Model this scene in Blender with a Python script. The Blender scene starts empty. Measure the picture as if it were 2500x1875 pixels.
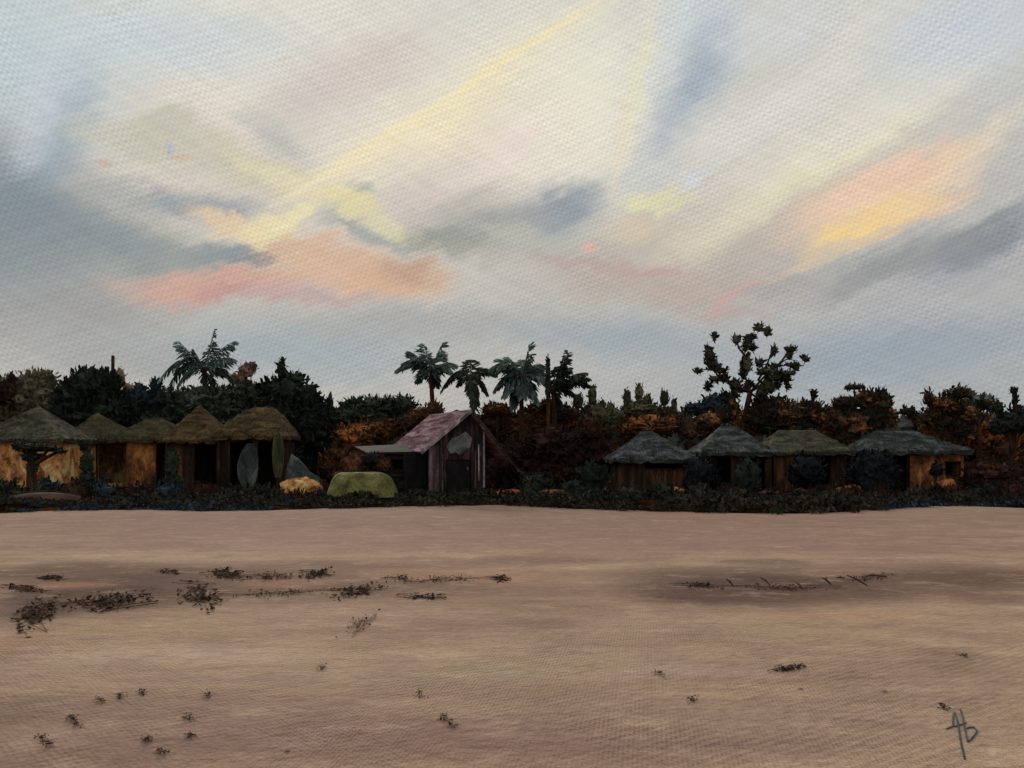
import bpy, math, random
import numpy as np
from mathutils import Vector, Matrix, noise as mnoise

random.seed(7)
rng = np.random.default_rng(7)
scene = bpy.context.scene
col = scene.collection
R = math.radians

# ------------------------------------------------------------------ camera
F = 2165.0          # focal length in pixels of a 2500 px wide picture
HZ = 1113.0         # row of the horizon
EYE = 1.6
cam_d = bpy.data.cameras.new('camera')
cam = bpy.data.objects.new('camera', cam_d)
col.objects.link(cam)
cam_d.sensor_width = 36.0
cam_d.lens = 36.0 * F / 2500.0
cam_d.shift_y = (HZ - 937.5) / 2500.0
cam_d.clip_end = 3000
cam.location = (0, 0, EYE)
cam.rotation_euler = (R(90), 0, 0)
scene.camera = cam

scene.view_settings.view_transform = 'Standard'
scene.view_settings.look = 'None'
scene.view_settings.exposure = 0.0
scene.view_settings.gamma = 1.0


def s2l(c):
    out = []
    for v in c:
        v = v / 255.0
        out.append(v / 12.92 if v <= 0.04045 else ((v + 0.055) / 1.055) ** 2.4)
    return (out[0], out[1], out[2], 1.0)


# ------------------------------------------------------------------ sky
SUN_AZ, SUN_EL = R(-15), R(22)       # low sun behind cloud, ahead and to the left
world = bpy.data.worlds.new('World')
scene.world = world
world.use_nodes = True
nt = world.node_tree
nt.nodes.clear()
N, L = nt.nodes, nt.links


def node(t, nt_=None, **kw):
    n = (nt_ or nt).nodes.new(t)
    for k, v in kw.items():
        setattr(n, k, v)
    return n


def mth(op, a, b=None, nt_=None, c=None, clamp=False):
    T = nt_ or nt
    n = T.nodes.new('ShaderNodeMath')
    n.operation = op
    n.use_clamp = clamp
    for i, v in enumerate((a, b, c)):
        if v is None:
            continue
        if isinstance(v, (int, float)):
            n.inputs[i].default_value = v
        else:
            T.links.new(v, n.inputs[i])
    return n.outputs[0]


def mixc(T, fac, a, b, mode='MIX'):
    n = T.nodes.new('ShaderNodeMix')
    n.data_type = 'RGBA'
    n.blend_type = mode
    for s, v in ((n.inputs[0], fac), (n.inputs[6], a), (n.inputs[7], b)):
        if isinstance(v, (int, float)):
            s.default_value = v
        elif isinstance(v, tuple):
            s.default_value = v
        else:
            T.links.new(v, s)
    return n.outputs[2]


def noise_tex(T, vec, scale, detail=3, rough=0.5, dist=0.0):
    n = T.nodes.new('ShaderNodeTexNoise')
    n.inputs['Scale'].default_value = scale
    n.inputs['Detail'].default_value = detail
    n.inputs['Roughness'].default_value = rough
    n.inputs['Distortion'].default_value = dist
    if vec is not None:
        T.links.new(vec, n.inputs['Vector'])
    return n


def mapping(T, vec, loc=(0, 0, 0), rot=(0, 0, 0), scl=(1, 1, 1), kind='POINT'):
    n = T.nodes.new('ShaderNodeMapping')
    n.vector_type = kind
    n.inputs['Location'].default_value = loc
    n.inputs['Rotation'].default_value = rot
    n.inputs['Scale'].default_value = scl
    T.links.new(vec, n.inputs['Vector'])
    return n.outputs[0]


def vmath(T, op, a, b=None, scale=None):
    n = T.nodes.new('ShaderNodeVectorMath')
    n.operation = op
    for i, v in enumerate((a, b)):
        if v is None:
            continue
        if isinstance(v, tuple):
            n.inputs[i].default_value = v
        else:
            T.links.new(v, n.inputs[i])
    if scale is not None:
        n.inputs['Scale'].default_value = scale
    return n


def maprange(T, v, a, b, c, d, smooth=True):
    n = T.nodes.new('ShaderNodeMapRange')
    if smooth:
        n.interpolation_type = 'SMOOTHSTEP'
    T.links.new(v, n.inputs[0])
    for i, x in enumerate((a, b, c, d)):
        n.inputs[i + 1].default_value = x
    return n.outputs[0]


tc = node('ShaderNodeTexCoord')
sep = node('ShaderNodeSeparateXYZ')
L.new(tc.outputs['Generated'], sep.inputs[0])
az = mth('ARCTAN2', sep.outputs[0], sep.outputs[1])
el = mth('ARCSINE', sep.outputs[2])
cmb = node('ShaderNodeCombineXYZ')
L.new(az, cmb.inputs[0])
L.new(el, cmb.inputs[1])
P0 = cmb.outputs[0]
# billowing edges: the cloud coordinates are pushed about by noise
nA = noise_tex(nt, P0, 9.0, 3, 0.55)
nB = noise_tex(nt, mapping(nt, P0, rot=(0, 0, R(27)), scl=(1 / 9, 1 / 70, 1), kind='TEXTURE'), 1.0, 3, 0.6)
wa = vmath(nt, 'SUBTRACT', nA.outputs['Color'], (0.5, 0.5, 0.5))
wa = vmath(nt, 'SCALE', wa.outputs[0], scale=0.050)
wb = vmath(nt, 'SUBTRACT', nB.outputs['Color'], (0.5, 0.5, 0.5))
wb = vmath(nt, 'SCALE', wb.outputs[0], scale=0.030)
nC = noise_tex(nt, P0, 45.0, 3, 0.7)
wc = vmath(nt, 'SUBTRACT', nC.outputs['Color'], (0.5, 0.5, 0.5))
wc = vmath(nt, 'SCALE', wc.outputs[0], scale=0.020)
PW = vmath(nt, 'ADD', vmath(nt, 'ADD', P0, wa.outputs[0]).outputs[0], wb.outputs[0]).outputs[0]
PW = vmath(nt, 'ADD', PW, wc.outputs[0]).outputs[0]


def dirpos(px, py):
    u, v = (px - 1250) / F, (HZ - py) / F
    return math.atan2(u, 1.0), math.atan2(v, math.hypot(1, u))


sky = node('ShaderNodeTexSky', sky_type='NISHITA')
sky.sun_disc = False
sky.sun_elevation = SUN_EL
sky.sun_rotation = SUN_AZ
sky.air_density = 1.5
sky.dust_density = 2.5
nish = vmath(nt, 'SCALE', sky.outputs[0], scale=0.05).outputs[0]

# open sky tone with height
ramp = node('ShaderNodeValToRGB')
elr = maprange(nt, el, 0.0, 0.75, 0.0, 1.0, smooth=False)
L.new(elr, ramp.inputs[0])
els = ramp.color_ramp.elements
els[0].position = 0.0
els[0].color = s2l((162, 169, 174))
els[1].position = 1.0
els[1].color = s2l((196, 202, 206))
for p, c in ((0.17, (172, 174, 175)), (0.35, (190, 187, 181)), (0.6, (208, 207, 200))):
    e = els.new(p)
    e.color = s2l(c)
C = mixc(nt, 0.93, nish, ramp.outputs[0])

# every cloud patch: px, py, rx, ry, angle (deg, ccw), colour, strength, softness
BL = [
 # big soft masses
 (60, 120, 330, 260, 0, (160, 180, 188), .85, .9),
 (20, 520, 230, 260, 60, (116, 132, 142), .95, .9),
 (150, 330, 70, 260, -20, (140, 158, 168), .7, .9),
 (120, 260, 60, 240, -25, (182, 186, 196), .5, .9),
 (420, 90, 420, 120, 5, (176, 186, 188), .8, .9),
 (60, 600, 420, 130, 8, (140, 146, 148), .85, .9),
 (420, 640, 300, 95, -8, (146, 152, 150), .85, .9),
 (200, 760, 380, 90, 5, (152, 150, 152), .8, .9),
 (900, 180, 260, 120, 20, (186, 172, 170), .8, .9),
 (720, 260, 180, 70, 20, (182, 170, 170), .5, .9),
 (1050, 300, 380, 90, 33, (216, 200, 168), .8, .9),
 (1350, 230, 260, 240, 20, (210, 204, 178), .95, .8),
 (1150, 330, 240, 55, 33, (222, 196, 162), .7, .8),
 (1230, 420, 260, 90, 25, (212, 188, 176), .85, .8),
 (1010, 480, 130, 45, 20, (196, 172, 168), .6, .9),
 (1330, 90, 300, 60, 25, (196, 196, 188), .6, .9),
 (1680, 100, 240, 130, 55, (178, 186, 190), .8, .8),
 (1670, 260, 75, 240, -30, (134, 152, 174), .98, .8),
 (1560, 400, 40, 90, -20, (158, 166, 172), .8, .8),
 (1900, 260, 480, 110, 28, (198, 194, 190), .9, .8),
 (2050, 330, 380, 90, 25, (196, 186, 172), .7, .9),
 (2350, 110, 260, 160, 20, (172, 182, 194), .85, .9),
 (1900, 60, 180, 70, 10, (186, 188, 196), .6, .9),
 (1980, 410, 400, 70, 25, (206, 194, 172), .75, .8),
 (2250, 330, 260, 50, 25, (188, 176, 164), .6, .9),
 (2200, 300, 300, 30, 25, (200, 192, 182), .6, .9),
 (2300, 400, 300, 40, 24, (206, 202, 172), .7, .9),
 (1850, 500, 380, 110, 15, (196, 178, 158), .8, .9),
 (1700, 620, 420, 130, 3, (178, 164, 158), .85, .9),
 (1650, 700, 360, 60, -6, (180, 160, 152), .8, .8),
 (2350, 660, 260, 90, 20, (160, 158, 168), .7, .9),
 (2330, 770, 320, 60, 10, (176, 172, 174), .6, .9),
 (2150, 870, 480, 80, 5, (148, 158, 168), .9, .9),
 (1500, 830, 380, 60, -4, (154, 162, 168), .8, .9),
 (700, 860, 500, 90, 0, (152, 164, 170), .8, .9),
 (1000, 790, 420, 60, 0, (158, 158, 162), .7, .9),
 (300, 870, 300, 60, 0, (158, 158, 160), .7, .9),
 # middle dark cloud
 (1370, 505, 150, 88, 25, (148, 155, 161), .98, .7),
 (1180, 510, 230, 66, 15, (174, 164, 164), .85, .9),
 (1230, 570, 260, 80, -5, (164, 164, 158), .75, .9),
 (1060, 590, 160, 40, -15, (150, 152, 146), .8, .7),
 (880, 555, 150, 30, -16, (152, 156, 156), .8, .7),
 # left tan cloud
 (330, 345, 160, 55, -8, (180, 176, 156), .85, .5),
 (410, 305, 85, 40, 0, (178, 173, 154), .8, .5),
 (500, 380, 200, 55, -15, (182, 175, 156), .75, .7),
 (690, 420, 210, 50, -15, (188, 176, 144), .8, .7),
 (680, 330, 120, 45, -20, (164, 166, 164), .7, .8),
 (255, 398, 26, 9, 0, (204, 152, 122), .7, .7),
 (445, 385, 32, 9, 10, (206, 156, 130), .7, .7),
 (415, 362, 12, 20, 0, (156, 164, 178), .7, .6),
 # cream and yellow pieces at the foot of the shaft
 (720, 440, 160, 28, -18, (212, 196, 148), .9, .5),
 (850, 490, 100, 38, -5, (216, 200, 132), .95, .4),
 (950, 535, 80, 30, -25, (208, 196, 150), .85, .6),
 (890, 458, 42, 16, -5, (158, 164, 158), .7, .6),
 (480, 490, 260, 46, 0, (146, 151, 156), .9, .8),
 (780, 510, 50, 16, 10, (176, 178, 172), .6, .6),
 (580, 540, 130, 30, -18, (216, 182, 140), .95, .4),
 (660, 560, 70, 45, 25, (228, 204, 146), .9, .4),
 (700, 540, 90, 22, 38, (226, 210, 150), .95, .5),
 (560, 622, 120, 36, -4, (140, 147, 149), .9, .5),
 (650, 630, 40, 22, 10, (130, 138, 142), .9, .3),
 # salmon cloud
 (560, 695, 280, 42, 4, (206, 156, 142), .98, .5),
 (560, 715, 80, 22, 0, (196, 140, 138), .7, .7),
 (830, 645, 190, 72, -8, (214, 168, 140), .98, .5),
 (960, 690, 150, 50, 5, (212, 166, 134), .95, .5),
 (990, 660, 80, 45, 0, (190, 150, 130), .8, .6),
 (760, 730, 200, 24, 0, (186, 156, 158), .8, .7),
 (700, 590, 40, 30, 30, (206, 164, 134), .8, .5),
 # right half, yellow and orange
 (1600, 480, 90, 30, 8, (206, 200, 140), .95, .5),
 (1560, 550, 90, 40, 10, (204, 182, 146), .8, .7),
 (1700, 440, 50, 18, 28, (188, 188, 200), .8, .6),
 (1960, 440, 360, 46, 24, (222, 212, 156), .8, .9),
 (2150, 470, 290, 62, 20, (234, 180, 138), .98, .6),
 (2130, 555, 200, 42, 20, (240, 192, 120), .98, .5),
 (2090, 575, 90, 20, 20, (246, 196, 108), .9, .7),
 (2270, 510, 130, 22, 28, (226, 176, 142), .8, .6),
 (2050, 620, 260, 22, 18, (204, 178, 150), .8, .8),
 (2200, 440, 90, 14, 28, (212, 160, 142), .5, .8),
 (2390, 575, 190, 46, 22, (136, 140, 146), .95, .6),
 (2180, 650, 260, 40, 18, (146, 146, 150), .9, .7),
 (1930, 700, 200, 26, 12, (158, 158, 158), .6, .8),
 (1420, 300, 330, 260, 30, (230, 218, 194), .55, .9),
 (1000, 250, 300, 120, 33, (226, 212, 186), .5, .9),
 (2000, 360, 420, 90, 25, (218, 208, 192), .45, .9),
 (1750, 560, 260, 60, 20, (204, 188, 164), .5, .9),
 # pink touches
 (1445, 605, 34, 13, -5, (216, 162, 144), .8, .8),
 (1580, 655, 130, 14, 5, (190, 148, 144), .7, .9),
 (1420, 640, 180, 20, -6, (180, 152, 150), .6, .8),
 (1775, 740, 60, 24, 25, (204, 152, 150), .75, .9),
 (1840, 700, 60, 18, 10, (192, 154, 150), .6, .9),
 (1790, 770, 120, 16, 0, (182, 156, 158), .7, .8),
 (1370, 500, 105, 66, 25, (140, 148, 157), .9, .7),
 (1230, 540, 170, 34, 12, (150, 150, 154), .75, .9),
 (1120, 590, 130, 26, -10, (148, 150, 148), .6, .9),
 (180, 560, 300, 60, -8, (134, 142, 147), .75, .9),
 (60, 480, 120, 70, -20, (128, 138, 145), .7, .9),
 (1250, 340, 150, 60, 30, (226, 196, 186), .6, .9),
 (900, 160, 170, 80, 25, (200, 172, 168), .6, .9),
 (2150, 440, 200, 18, 26, (232, 168, 146), .55, .9),
 # shafts of light
 (1040, 300, 520, 60, 33.5, (234, 208, 152), .6, .9),
 (1120, 235, 470, 26, 33.0, (238, 214, 150), .6, .9),
 (1120, 222, 480, 9, 33.0, (244, 218, 140), .6, .9),
 (880, 375, 260, 10, 34.0, (240, 214, 150), .7, .8),
 (1330, 85, 260, 8, 31.0, (242, 214, 142), .6, .9),
 (1560, 190, 34, 220, -14, (216, 210, 160), .7, .9),
 (1520, 340, 22, 150, -12, (216, 196, 166), .6, .9),
]
for i, (px, py, rx, ry, ang, c, st, soft) in enumerate(BL):
    a0, e0 = dirpos(px, py)
    u, v = (px - 1250) / F, (HZ - py) / F
    kx = 1.0 / (1 + u * u) / F
    ky = 1.0 / (1 + v * v) / F * 0.98
    ca, sa = math.cos(R(ang)), math.sin(R(ang))
    vx, vy = rx * ca * kx, rx * sa * ky
    wx, wy = -ry * sa * kx, ry * ca * ky
    r1, r2, aa = math.hypot(vx, vy) * 1.18, math.hypot(wx, wy) * 1.22, math.atan2(vy, vx)
    thin = min(rx, ry) < 13
    k = min(1.0, max(0.0, (820 - py) / 420.0)) * .27
    lum = sum(c) / 3.0
    k *= min(1.0, max(0.0, (lum - 146) / 34.0))
    c = tuple(min(250, (v + (lum - v) * .22) + (252 - v) * k) for v in c)
    wt = (1.0, 1.0, .975) if c[0] > c[2] + 3 else ((1.0, 1.008, .99) if c[2] < c[0] + 6 else (.985, 1.004, 1.015))
    c = tuple(min(250, v * w * 1.015) for v, w in zip(c, wt))
    soft = min(.98, soft + .22)
    if i % 8 == 7:      # keeps the shader's working memory small: later patches wait for earlier ones
        tiny = vmath(nt, 'SCALE', C, scale=1e-9).outputs[0]
        PW = vmath(nt, 'ADD', PW, tiny).outputs[0]
        P1 = vmath(nt, 'ADD', P0, tiny).outputs[0]
    elif i == 0:
        P1 = P0
    src = P1 if thin else PW
    p = mapping(nt, src, loc=(a0, e0, 0), rot=(0, 0, aa), scl=(r1, r2, 1), kind='TEXTURE')
    ln = vmath(nt, 'LENGTH', p).outputs['Value']
    f = maprange(nt, ln, 1.12, 1.12 - 1.0 * soft - 0.05, 0.0, st)
    C = mixc(nt, f, C, s2l(c))

# streaks as if dragged along the cloud bands
ns1 = noise_tex(nt, mapping(nt, P0, rot=(0, 0, R(27)), scl=(1 / 8, 1 / 130, 1), kind='TEXTURE'), 1.0, 4, 0.6)
st1 = maprange(nt, ns1.outputs['Fac'], 0.25, 0.75, 0.955, 1.045, smooth=False)
ns2 = noise_tex(nt, mapping(nt, P0, rot=(0, 0, R(-24)), scl=(1 / 10, 1 / 110, 1), kind='TEXTURE'), 1.0, 4, 0.6)
st2 = maprange(nt, ns2.outputs['Fac'], 0.25, 0.75, 0.95, 1.05, smooth=False)
# fine crossed ripple like the grain of a coarse woven cloth (mackerel grain in the clouds)
nw = noise_tex(nt, P0, 55.0, 3, 0.6)
jit = mth('MULTIPLY', nw.outputs['Fac'], 7.0)
nam = maprange(nt, noise_tex(nt, P0, 16.0, 3, 0.6).outputs['Fac'], 0.3, 0.7, 0.35, 1.5, smooth=False)
su = mth('ADD', mth('MULTIPLY', az, 2 * math.pi / 0.0066), jit)
sv = mth('ADD', mth('MULTIPLY', el, 2 * math.pi / 0.0062), jit)
w1 = mth('SINE', mth('ADD', su, mth('MULTIPLY', sv, 0.55)))
w2 = mth('SINE', mth('SUBTRACT', sv, mth('MULTIPLY', su, 0.35)))
wv = mth('ADD', 1.0, mth('MULTIPLY', mth('MULTIPLY', mth('ADD', mth('MULTIPLY', w1, w2), mth('MULTIPLY', w2, 0.5)), 0.085), nam))
mul = mth('MULTIPLY', mth('MULTIPLY', st1, st2), wv)
Cf = vmath(nt, 'SCALE', C)
L.new(mul, Cf.inputs['Scale'])
bg = node('ShaderNodeBackground')
L.new(Cf.outputs[0], bg.inputs[0])
bg.inputs[1].default_value = 1.0
wo = node('ShaderNodeOutputWorld')
L.new(bg.outputs[0], wo.inputs[0])

world.cycles.sampling_method = 'NONE'
world.cycles.sample_map_resolution = 512

# ------------------------------------------------------------------ sun
sd = bpy.data.lights.new('sun', 'SUN')
sd.energy = 1.4
sd.angle = R(14)
sd.color = (1.0, 0.86, 0.70)
sun = bpy.data.objects.new('sun', sd)
col.objects.link(sun)
sdir = Vector((math.sin(SUN_AZ) * math.cos(SUN_EL), math.cos(SUN_AZ) * math.cos(SUN_EL), math.sin(SUN_EL)))
sun.rotation_euler = (-sdir).to_track_quat('-Z', 'Y').to_euler()
sun.location = (0, 0, 30)


# ------------------------------------------------------------------ helpers
def at(px, py, Y):
    return Vector(((px - 1250) / F * Y, Y, EYE + (HZ - py) / F * Y))


def gy(py):
    return EYE * F / (py - HZ)


def gz(x, y):
    """height of the beach: nearly flat, with shallow swells"""
    v = 0.035 * math.sin(y * 0.9 + x * 0.13) * min(1, max(0, (y - 6) / 10))
    v += 0.05 * (mnoise.noise(Vector((x * 0.18, y * 0.35, 3.1))))
    k = min(1.0, max(0.0, (40 - y) / 12.0)) * min(1.0, max(0.0, (y - 2) / 3))
    return v * k * 0.7


def tag(o, label=None, cat=None, group=None, kind=None):
    if label:
        o['label'] = label
    if cat:
        o['category'] = cat
    if group:
        o['group'] = group
    if kind:
        o['kind'] = kind
    return o


def empty(name, loc, label, cat, group=None, rz=0.0):
    o = bpy.data.objects.new(name, None)
    col.objects.link(o)
    o.empty_display_size = 0.2
    o.location = loc
    o.rotation_euler = (0, 0, rz)
    return tag(o, label, cat, group)


class MB:
    """collects geometry, then links it as one mesh object"""

    def __init__(s):
        s.v, s.f, s.n = [], [], 0

    def add(s, vs, fs):
        b = s.n
        s.v.append(np.asarray(vs, dtype=np.float64).reshape(-1, 3))
        s.n += len(s.v[-1])
        for f in fs:
            s.f.append([i + b for i in f])
        return s

    def box(s, x0, x1, y0, y1, z0, z1, M=None, jit=0.0):
        vs = [Vector((x, y, z)) for x in (x0, x1) for y in (y0, y1) for z in (z0, z1)]
        if jit:
            vs = [v + Vector([random.uniform(-jit, jit) for _ in range(3)]) for v in vs]
        if M:
            vs = [M @ v for v in vs]
        return s.add([tuple(v) for v in vs], [(0, 1, 3, 2), (4, 6, 7, 5), (0, 4, 5, 1), (2, 3, 7, 6), (0, 2, 6, 4), (1, 5, 7, 3)])

    def prism(s, poly, y0, y1):
        """x-z outline pushed from y0 to y1"""
        n = len(poly)
        vs = [(x, y0, z) for x, z in poly] + [(x, y1, z) for x, z in poly]
        fs = [tuple(range(n)), tuple(range(2 * n - 1, n - 1, -1))]
        for i in range(n):
            j = (i + 1) % n
            fs.append((i, i + n, j + n, j))
        return s.add(vs, fs)

    def tube(s, pts, rads, seg=8, wob=0.0):
        pts = [Vector(p) for p in pts]
        vs, fs = [], []
        for i, p in enumerate(pts):
            t = (pts[min(i + 1, len(pts) - 1)] - pts[max(i - 1, 0)]).normalized()
            a = Vector((0, 1, 0)) if abs(t.y) < .9 else Vector((1, 0, 0))
            u = t.cross(a).normalized()
            w = t.cross(u)
            for k in range(seg):
                an = 2 * math.pi * k / seg
                r = rads[i] * (1 + (random.uniform(-wob, wob) if wob else 0))
                vs.append(tuple(p + u * math.cos(an) * r + w * math.sin(an) * r))
        for i in range(len(pts) - 1):
            for k in range(seg):
                k2 = (k + 1) % seg
                fs.append((i * seg + k, i * seg + k2, (i + 1) * seg + k2, (i + 1) * seg + k))
        fs.append(tuple(range(seg - 1, -1, -1)))
        fs.append(tuple((len(pts) - 1) * seg + k for k in range(seg)))
        return s.add(vs, fs)

    def leaves(s, c, d, nrm, ln, wd):
        """dab-shaped leaves: centres, directions, plane normals, lengths, widths (numpy)"""
        c, d, nrm = (np.asarray(a, float) for a in (c, d, nrm))
        d = d / (np.linalg.norm(d, axis=1, keepdims=True) + 1e-9)
        side = np.cross(d, nrm)
        side /= (np.linalg.norm(side, axis=1, keepdims=True) + 1e-9)
        up = np.cross(side, d)
        prof = [(-.5, -.3), (-.12, -.95), (.28, -.8), (.5, -.15), (.5, .2), (.25, .9), (-.15, 1.0), (-.5, .35)]
        n = len(c)
        K = len(prof)
        V = np.zeros((n, K, 3))
        ln = np.asarray(ln).reshape(-1, 1) * np.ones((n, 1))
        wd = np.asarray(wd).reshape(-1, 1) * np.ones((n, 1))
        for k, (t, w) in enumerate(prof):
            j = rng.uniform(.75, 1.2, (n, 1))
            V[:, k] = c + d * ln * t * j + side * wd * .5 * w * j - up * ln * (t * t) * .25
        b = s.n
        s.v.append(V.reshape(-1, 3))
        s.n += n * K
        s.f.extend((np.arange(n * K).reshape(n, K) + b).tolist())
        return s

    def blob(s, c, r, sub=2, amp=0.18, freq=1.2, flat_bottom=False):
        import bmesh
        bm = bmesh.new()
        bmesh.ops.create_icosphere(bm, subdivisions=sub, radius=1.0)
        off = Vector((random.uniform(0, 50), random.uniform(0, 50), 0))
        vs = []
        for v in bm.verts:
            p = v.co.copy()
            k = 1 + amp * mnoise.noise(p * freq + off) + amp * .5 * mnoise.noise(p * freq * 3 + off)
            q = Vector((p.x * r[0], p.y * r[1], p.z * r[2])) * k
            if flat_bottom and q.z < 0:
                q.z *= .05
            vs.append(tuple(Vector(c) + q))
        fs = [tuple(v.index for v in f.verts) for f in bm.faces]
        bm.free()
        return s.add(vs, fs)

    def build(s, name, mat, parent=None, smooth=False):
        me = bpy.data.meshes.new(name)
        V = np.concatenate(s.v) if s.v else np.zeros((0, 3))
        me.from_pydata(V.tolist(), [], s.f)
        me.materials.append(mat)
        if smooth:
            me.polygons.foreach_set('use_smooth', [True] * len(me.polygons))
        me.update()
        o = bpy.data.objects.new(name, me)
        col.objects.link(o)
        if parent:
            o.parent = parent
        return o


# ------------------------------------------------------------------ materials
MATS = {}


def mat_new(name):
    m = bpy.data.materials.new(name)
    m.use_nodes = True
    T = m.node_tree
    b = T.nodes['Principled BSDF']
    return m, T, b


LIFT = 1.34


def surface(name, cols, scale=2.0, stretch=(1, 1, 1), rough=.85, bump=.3, fine=9.0, spec=.2, island=0.0, fresh=None):
    """patchy weathered surface: three colours broken up by stretched noise, a finer grain and a bump"""
    if name not in ('near_black', 'ink', 'debris', 'soil'):
        cols = [tuple(min(235, v * LIFT + 2) for v in c) for c in cols]
    m, T, b = mat_new(name)
    tcn = T.nodes.new('ShaderNodeTexCoord')
    oi = T.nodes.new('ShaderNodeObjectInfo')
    offs = vmath(T, 'SCALE', oi.outputs['Location'], scale=0.37).outputs[0]
    p = vmath(T, 'ADD', tcn.outputs['Object'], offs).outputs[0]
    p = mapping(T, p, scl=stretch)
    n1 = noise_tex(T, p, scale, 4, .6, .6)
    n2 = noise_tex(T, p, scale * fine, 3, .6)
    v = mth('ADD', mth('MULTIPLY', n1.outputs['Fac'], .72, T), mth('MULTIPLY', n2.outputs['Fac'], .28, T), T)
    v = mth('ADD', mth('MULTIPLY', v, 2.4, T), -.7, T)
    if island:
        g = T.nodes.new('ShaderNodeNewGeometry')
        v = mth('ADD', mth('MULTIPLY', v, 1 - island, T), mth('MULTIPLY', g.outputs['Random Per Island'], island, T), T)
        lo, hi = .22, .80
    else:
        lo, hi = .24, .78
    r = T.nodes.new('ShaderNodeValToRGB')
    T.links.new(v, r.inputs[0])
    E = r.color_ramp.elements
    E[0].position, E[1].position = lo, hi
    E[0].color, E[1].color = s2l(cols[0]), s2l(cols[-1])
    for i, c in enumerate(cols[1:-1]):
        e = E.new(lo + (hi - lo) * (i + 1) / (len(cols) - 1))
        e.color = s2l(c)
    T.links.new(r.outputs[0], b.inputs['Base Color'])
    b.inputs['Roughness'].default_value = rough
    b.inputs['Specular IOR Level'].default_value = spec
    if bump:
        bn = T.nodes.new('ShaderNodeBump')
        bn.inputs['Strength'].default_value = bump
        bn.inputs['Distance'].default_value = .05
        T.links.new(n2.outputs['Fac'], bn.inputs['Height'])
        T.links.new(bn.outputs[0], b.inputs['Normal'])
    MATS[name] = m
    return m


surface('leaf_dark', [(16, 20, 16), (30, 34, 27), (44, 50, 40), (62, 68, 58)], .8, island=.36, bump=0)
surface('leaf_black_green', [(12, 15, 12), (24, 28, 22), (40, 46, 38)], .8, island=.36, bump=0)
surface('leaf_olive', [(40, 38, 30), (62, 60, 46), (88, 84, 68)], .8, island=.36, bump=0)
surface('leaf_grey_green', [(34, 42, 40), (60, 74, 70), (98, 114, 108)], .9, island=.36, bump=0)
surface('leaf_blue', [(12, 16, 20), (22, 30, 34), (40, 54, 60)], .9, island=.36, bump=0)
surface('leaf_rust', [(18, 15, 11), (32, 24, 17), (52, 35, 22), (82, 50, 28), (132, 82, 46)], 1.2, island=.36, bump=0)
surface('leaf_rust_dark', [(18, 13, 10), (28, 20, 15), (42, 28, 19), (62, 38, 24), (98, 58, 34)], 1.2, island=.36, bump=0)
surface('leaf_mix', [(15, 15, 11), (23, 22, 16), (32, 28, 20), (40, 33, 23), (58, 42, 28), (128, 84, 50)], 1.5, island=.365, bump=0)
surface('leaf_navy', [(9, 10, 12), (13, 15, 18), (24, 27, 32)], .9, island=.36, bump=0)
surface('leaf_maroon', [(18, 10, 8), (32, 18, 14), (50, 28, 20)], 1, island=.36, bump=0)
surface('leaf_pink_brown', [(60, 48, 42), (96, 74, 64), (132, 104, 92)], 1, island=.36, bump=0)
surface('leaf_fingers', [(22, 22, 14), (44, 44, 30), (76, 74, 52)], 1.4, island=.365, bump=0)
surface('bark', [(22, 14, 9), (42, 26, 16), (66, 42, 26)], 3, (1, 1, .3))
surface('bark_red', [(22, 13, 9), (40, 23, 15), (62, 36, 24)], 3, (1, 1, .3))
surface('thatch_grey', [(40, 40, 32), (62, 60, 48), (86, 80, 62)], 1.6, (1, 1, 3), fine=7, bump=.9)
surface('thatch_gold', [(40, 32, 20), (64, 51, 32), (92, 72, 44)], 1.6, (1, 1, 3), fine=7, bump=.9)
surface('thatch_olive', [(40, 37, 26), (58, 53, 36), (80, 71, 48)], 1.6, (1, 1, 3), fine=7, bump=.9)
surface('thatch_slate', [(32, 33, 30), (50, 52, 49), (82, 86, 87)], 1.6, (1, 1, 3), fine=7, bump=.9)
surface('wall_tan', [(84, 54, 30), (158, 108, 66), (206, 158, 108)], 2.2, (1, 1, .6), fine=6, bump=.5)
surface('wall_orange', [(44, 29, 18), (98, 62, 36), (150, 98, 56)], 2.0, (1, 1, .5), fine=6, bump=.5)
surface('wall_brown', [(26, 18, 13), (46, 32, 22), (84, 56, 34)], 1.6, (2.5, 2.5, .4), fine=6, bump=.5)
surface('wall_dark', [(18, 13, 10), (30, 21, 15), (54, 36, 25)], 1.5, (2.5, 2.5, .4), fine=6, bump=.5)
surface('roof_red', [(62, 44, 46), (100, 74, 76), (140, 116, 118)], 1.6, (3, .5, 3), fine=6, bump=.3)
surface('wood_red', [(14, 11, 11), (22, 16, 16), (34, 25, 26), (70, 46, 47)], 1.6, (3, 3, .4), fine=6, bump=.4)
surface('wood_pink', [(46, 34, 37), (74, 56, 60), (104, 86, 90)], 2, (2, 2, .4), bump=.3)
surface('panel_grey', [(36, 38, 40), (58, 61, 62), (90, 92, 92)], 1.8, (1, 1, 1), bump=.3)
surface('white_paint', [(62, 56, 58), (104, 96, 98), (150, 142, 144)], 3, (1, 1, .4), bump=.2)
surface('plaster_mauve', [(22, 18, 16), (38, 30, 26), (66, 54, 50)], 1.8, (.5, 1, 2), bump=.4)
surface('near_black', [(14, 12, 14), (24, 20, 22), (34, 30, 32)], 2, bump=.2)
surface('lime_cloth', [(56, 54, 30), (84, 82, 46), (108, 104, 62)], 1.6, fine=8, bump=.4)
surface('boat_grey', [(28, 31, 31), (46, 50, 49), (72, 75, 70)], 1.6, (1, 1, .5), bump=.2)
surface('cloth_olive', [(34, 38, 28), (58, 58, 36), (82, 80, 48)], 2, (1, 1, .4), bump=.3)
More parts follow.
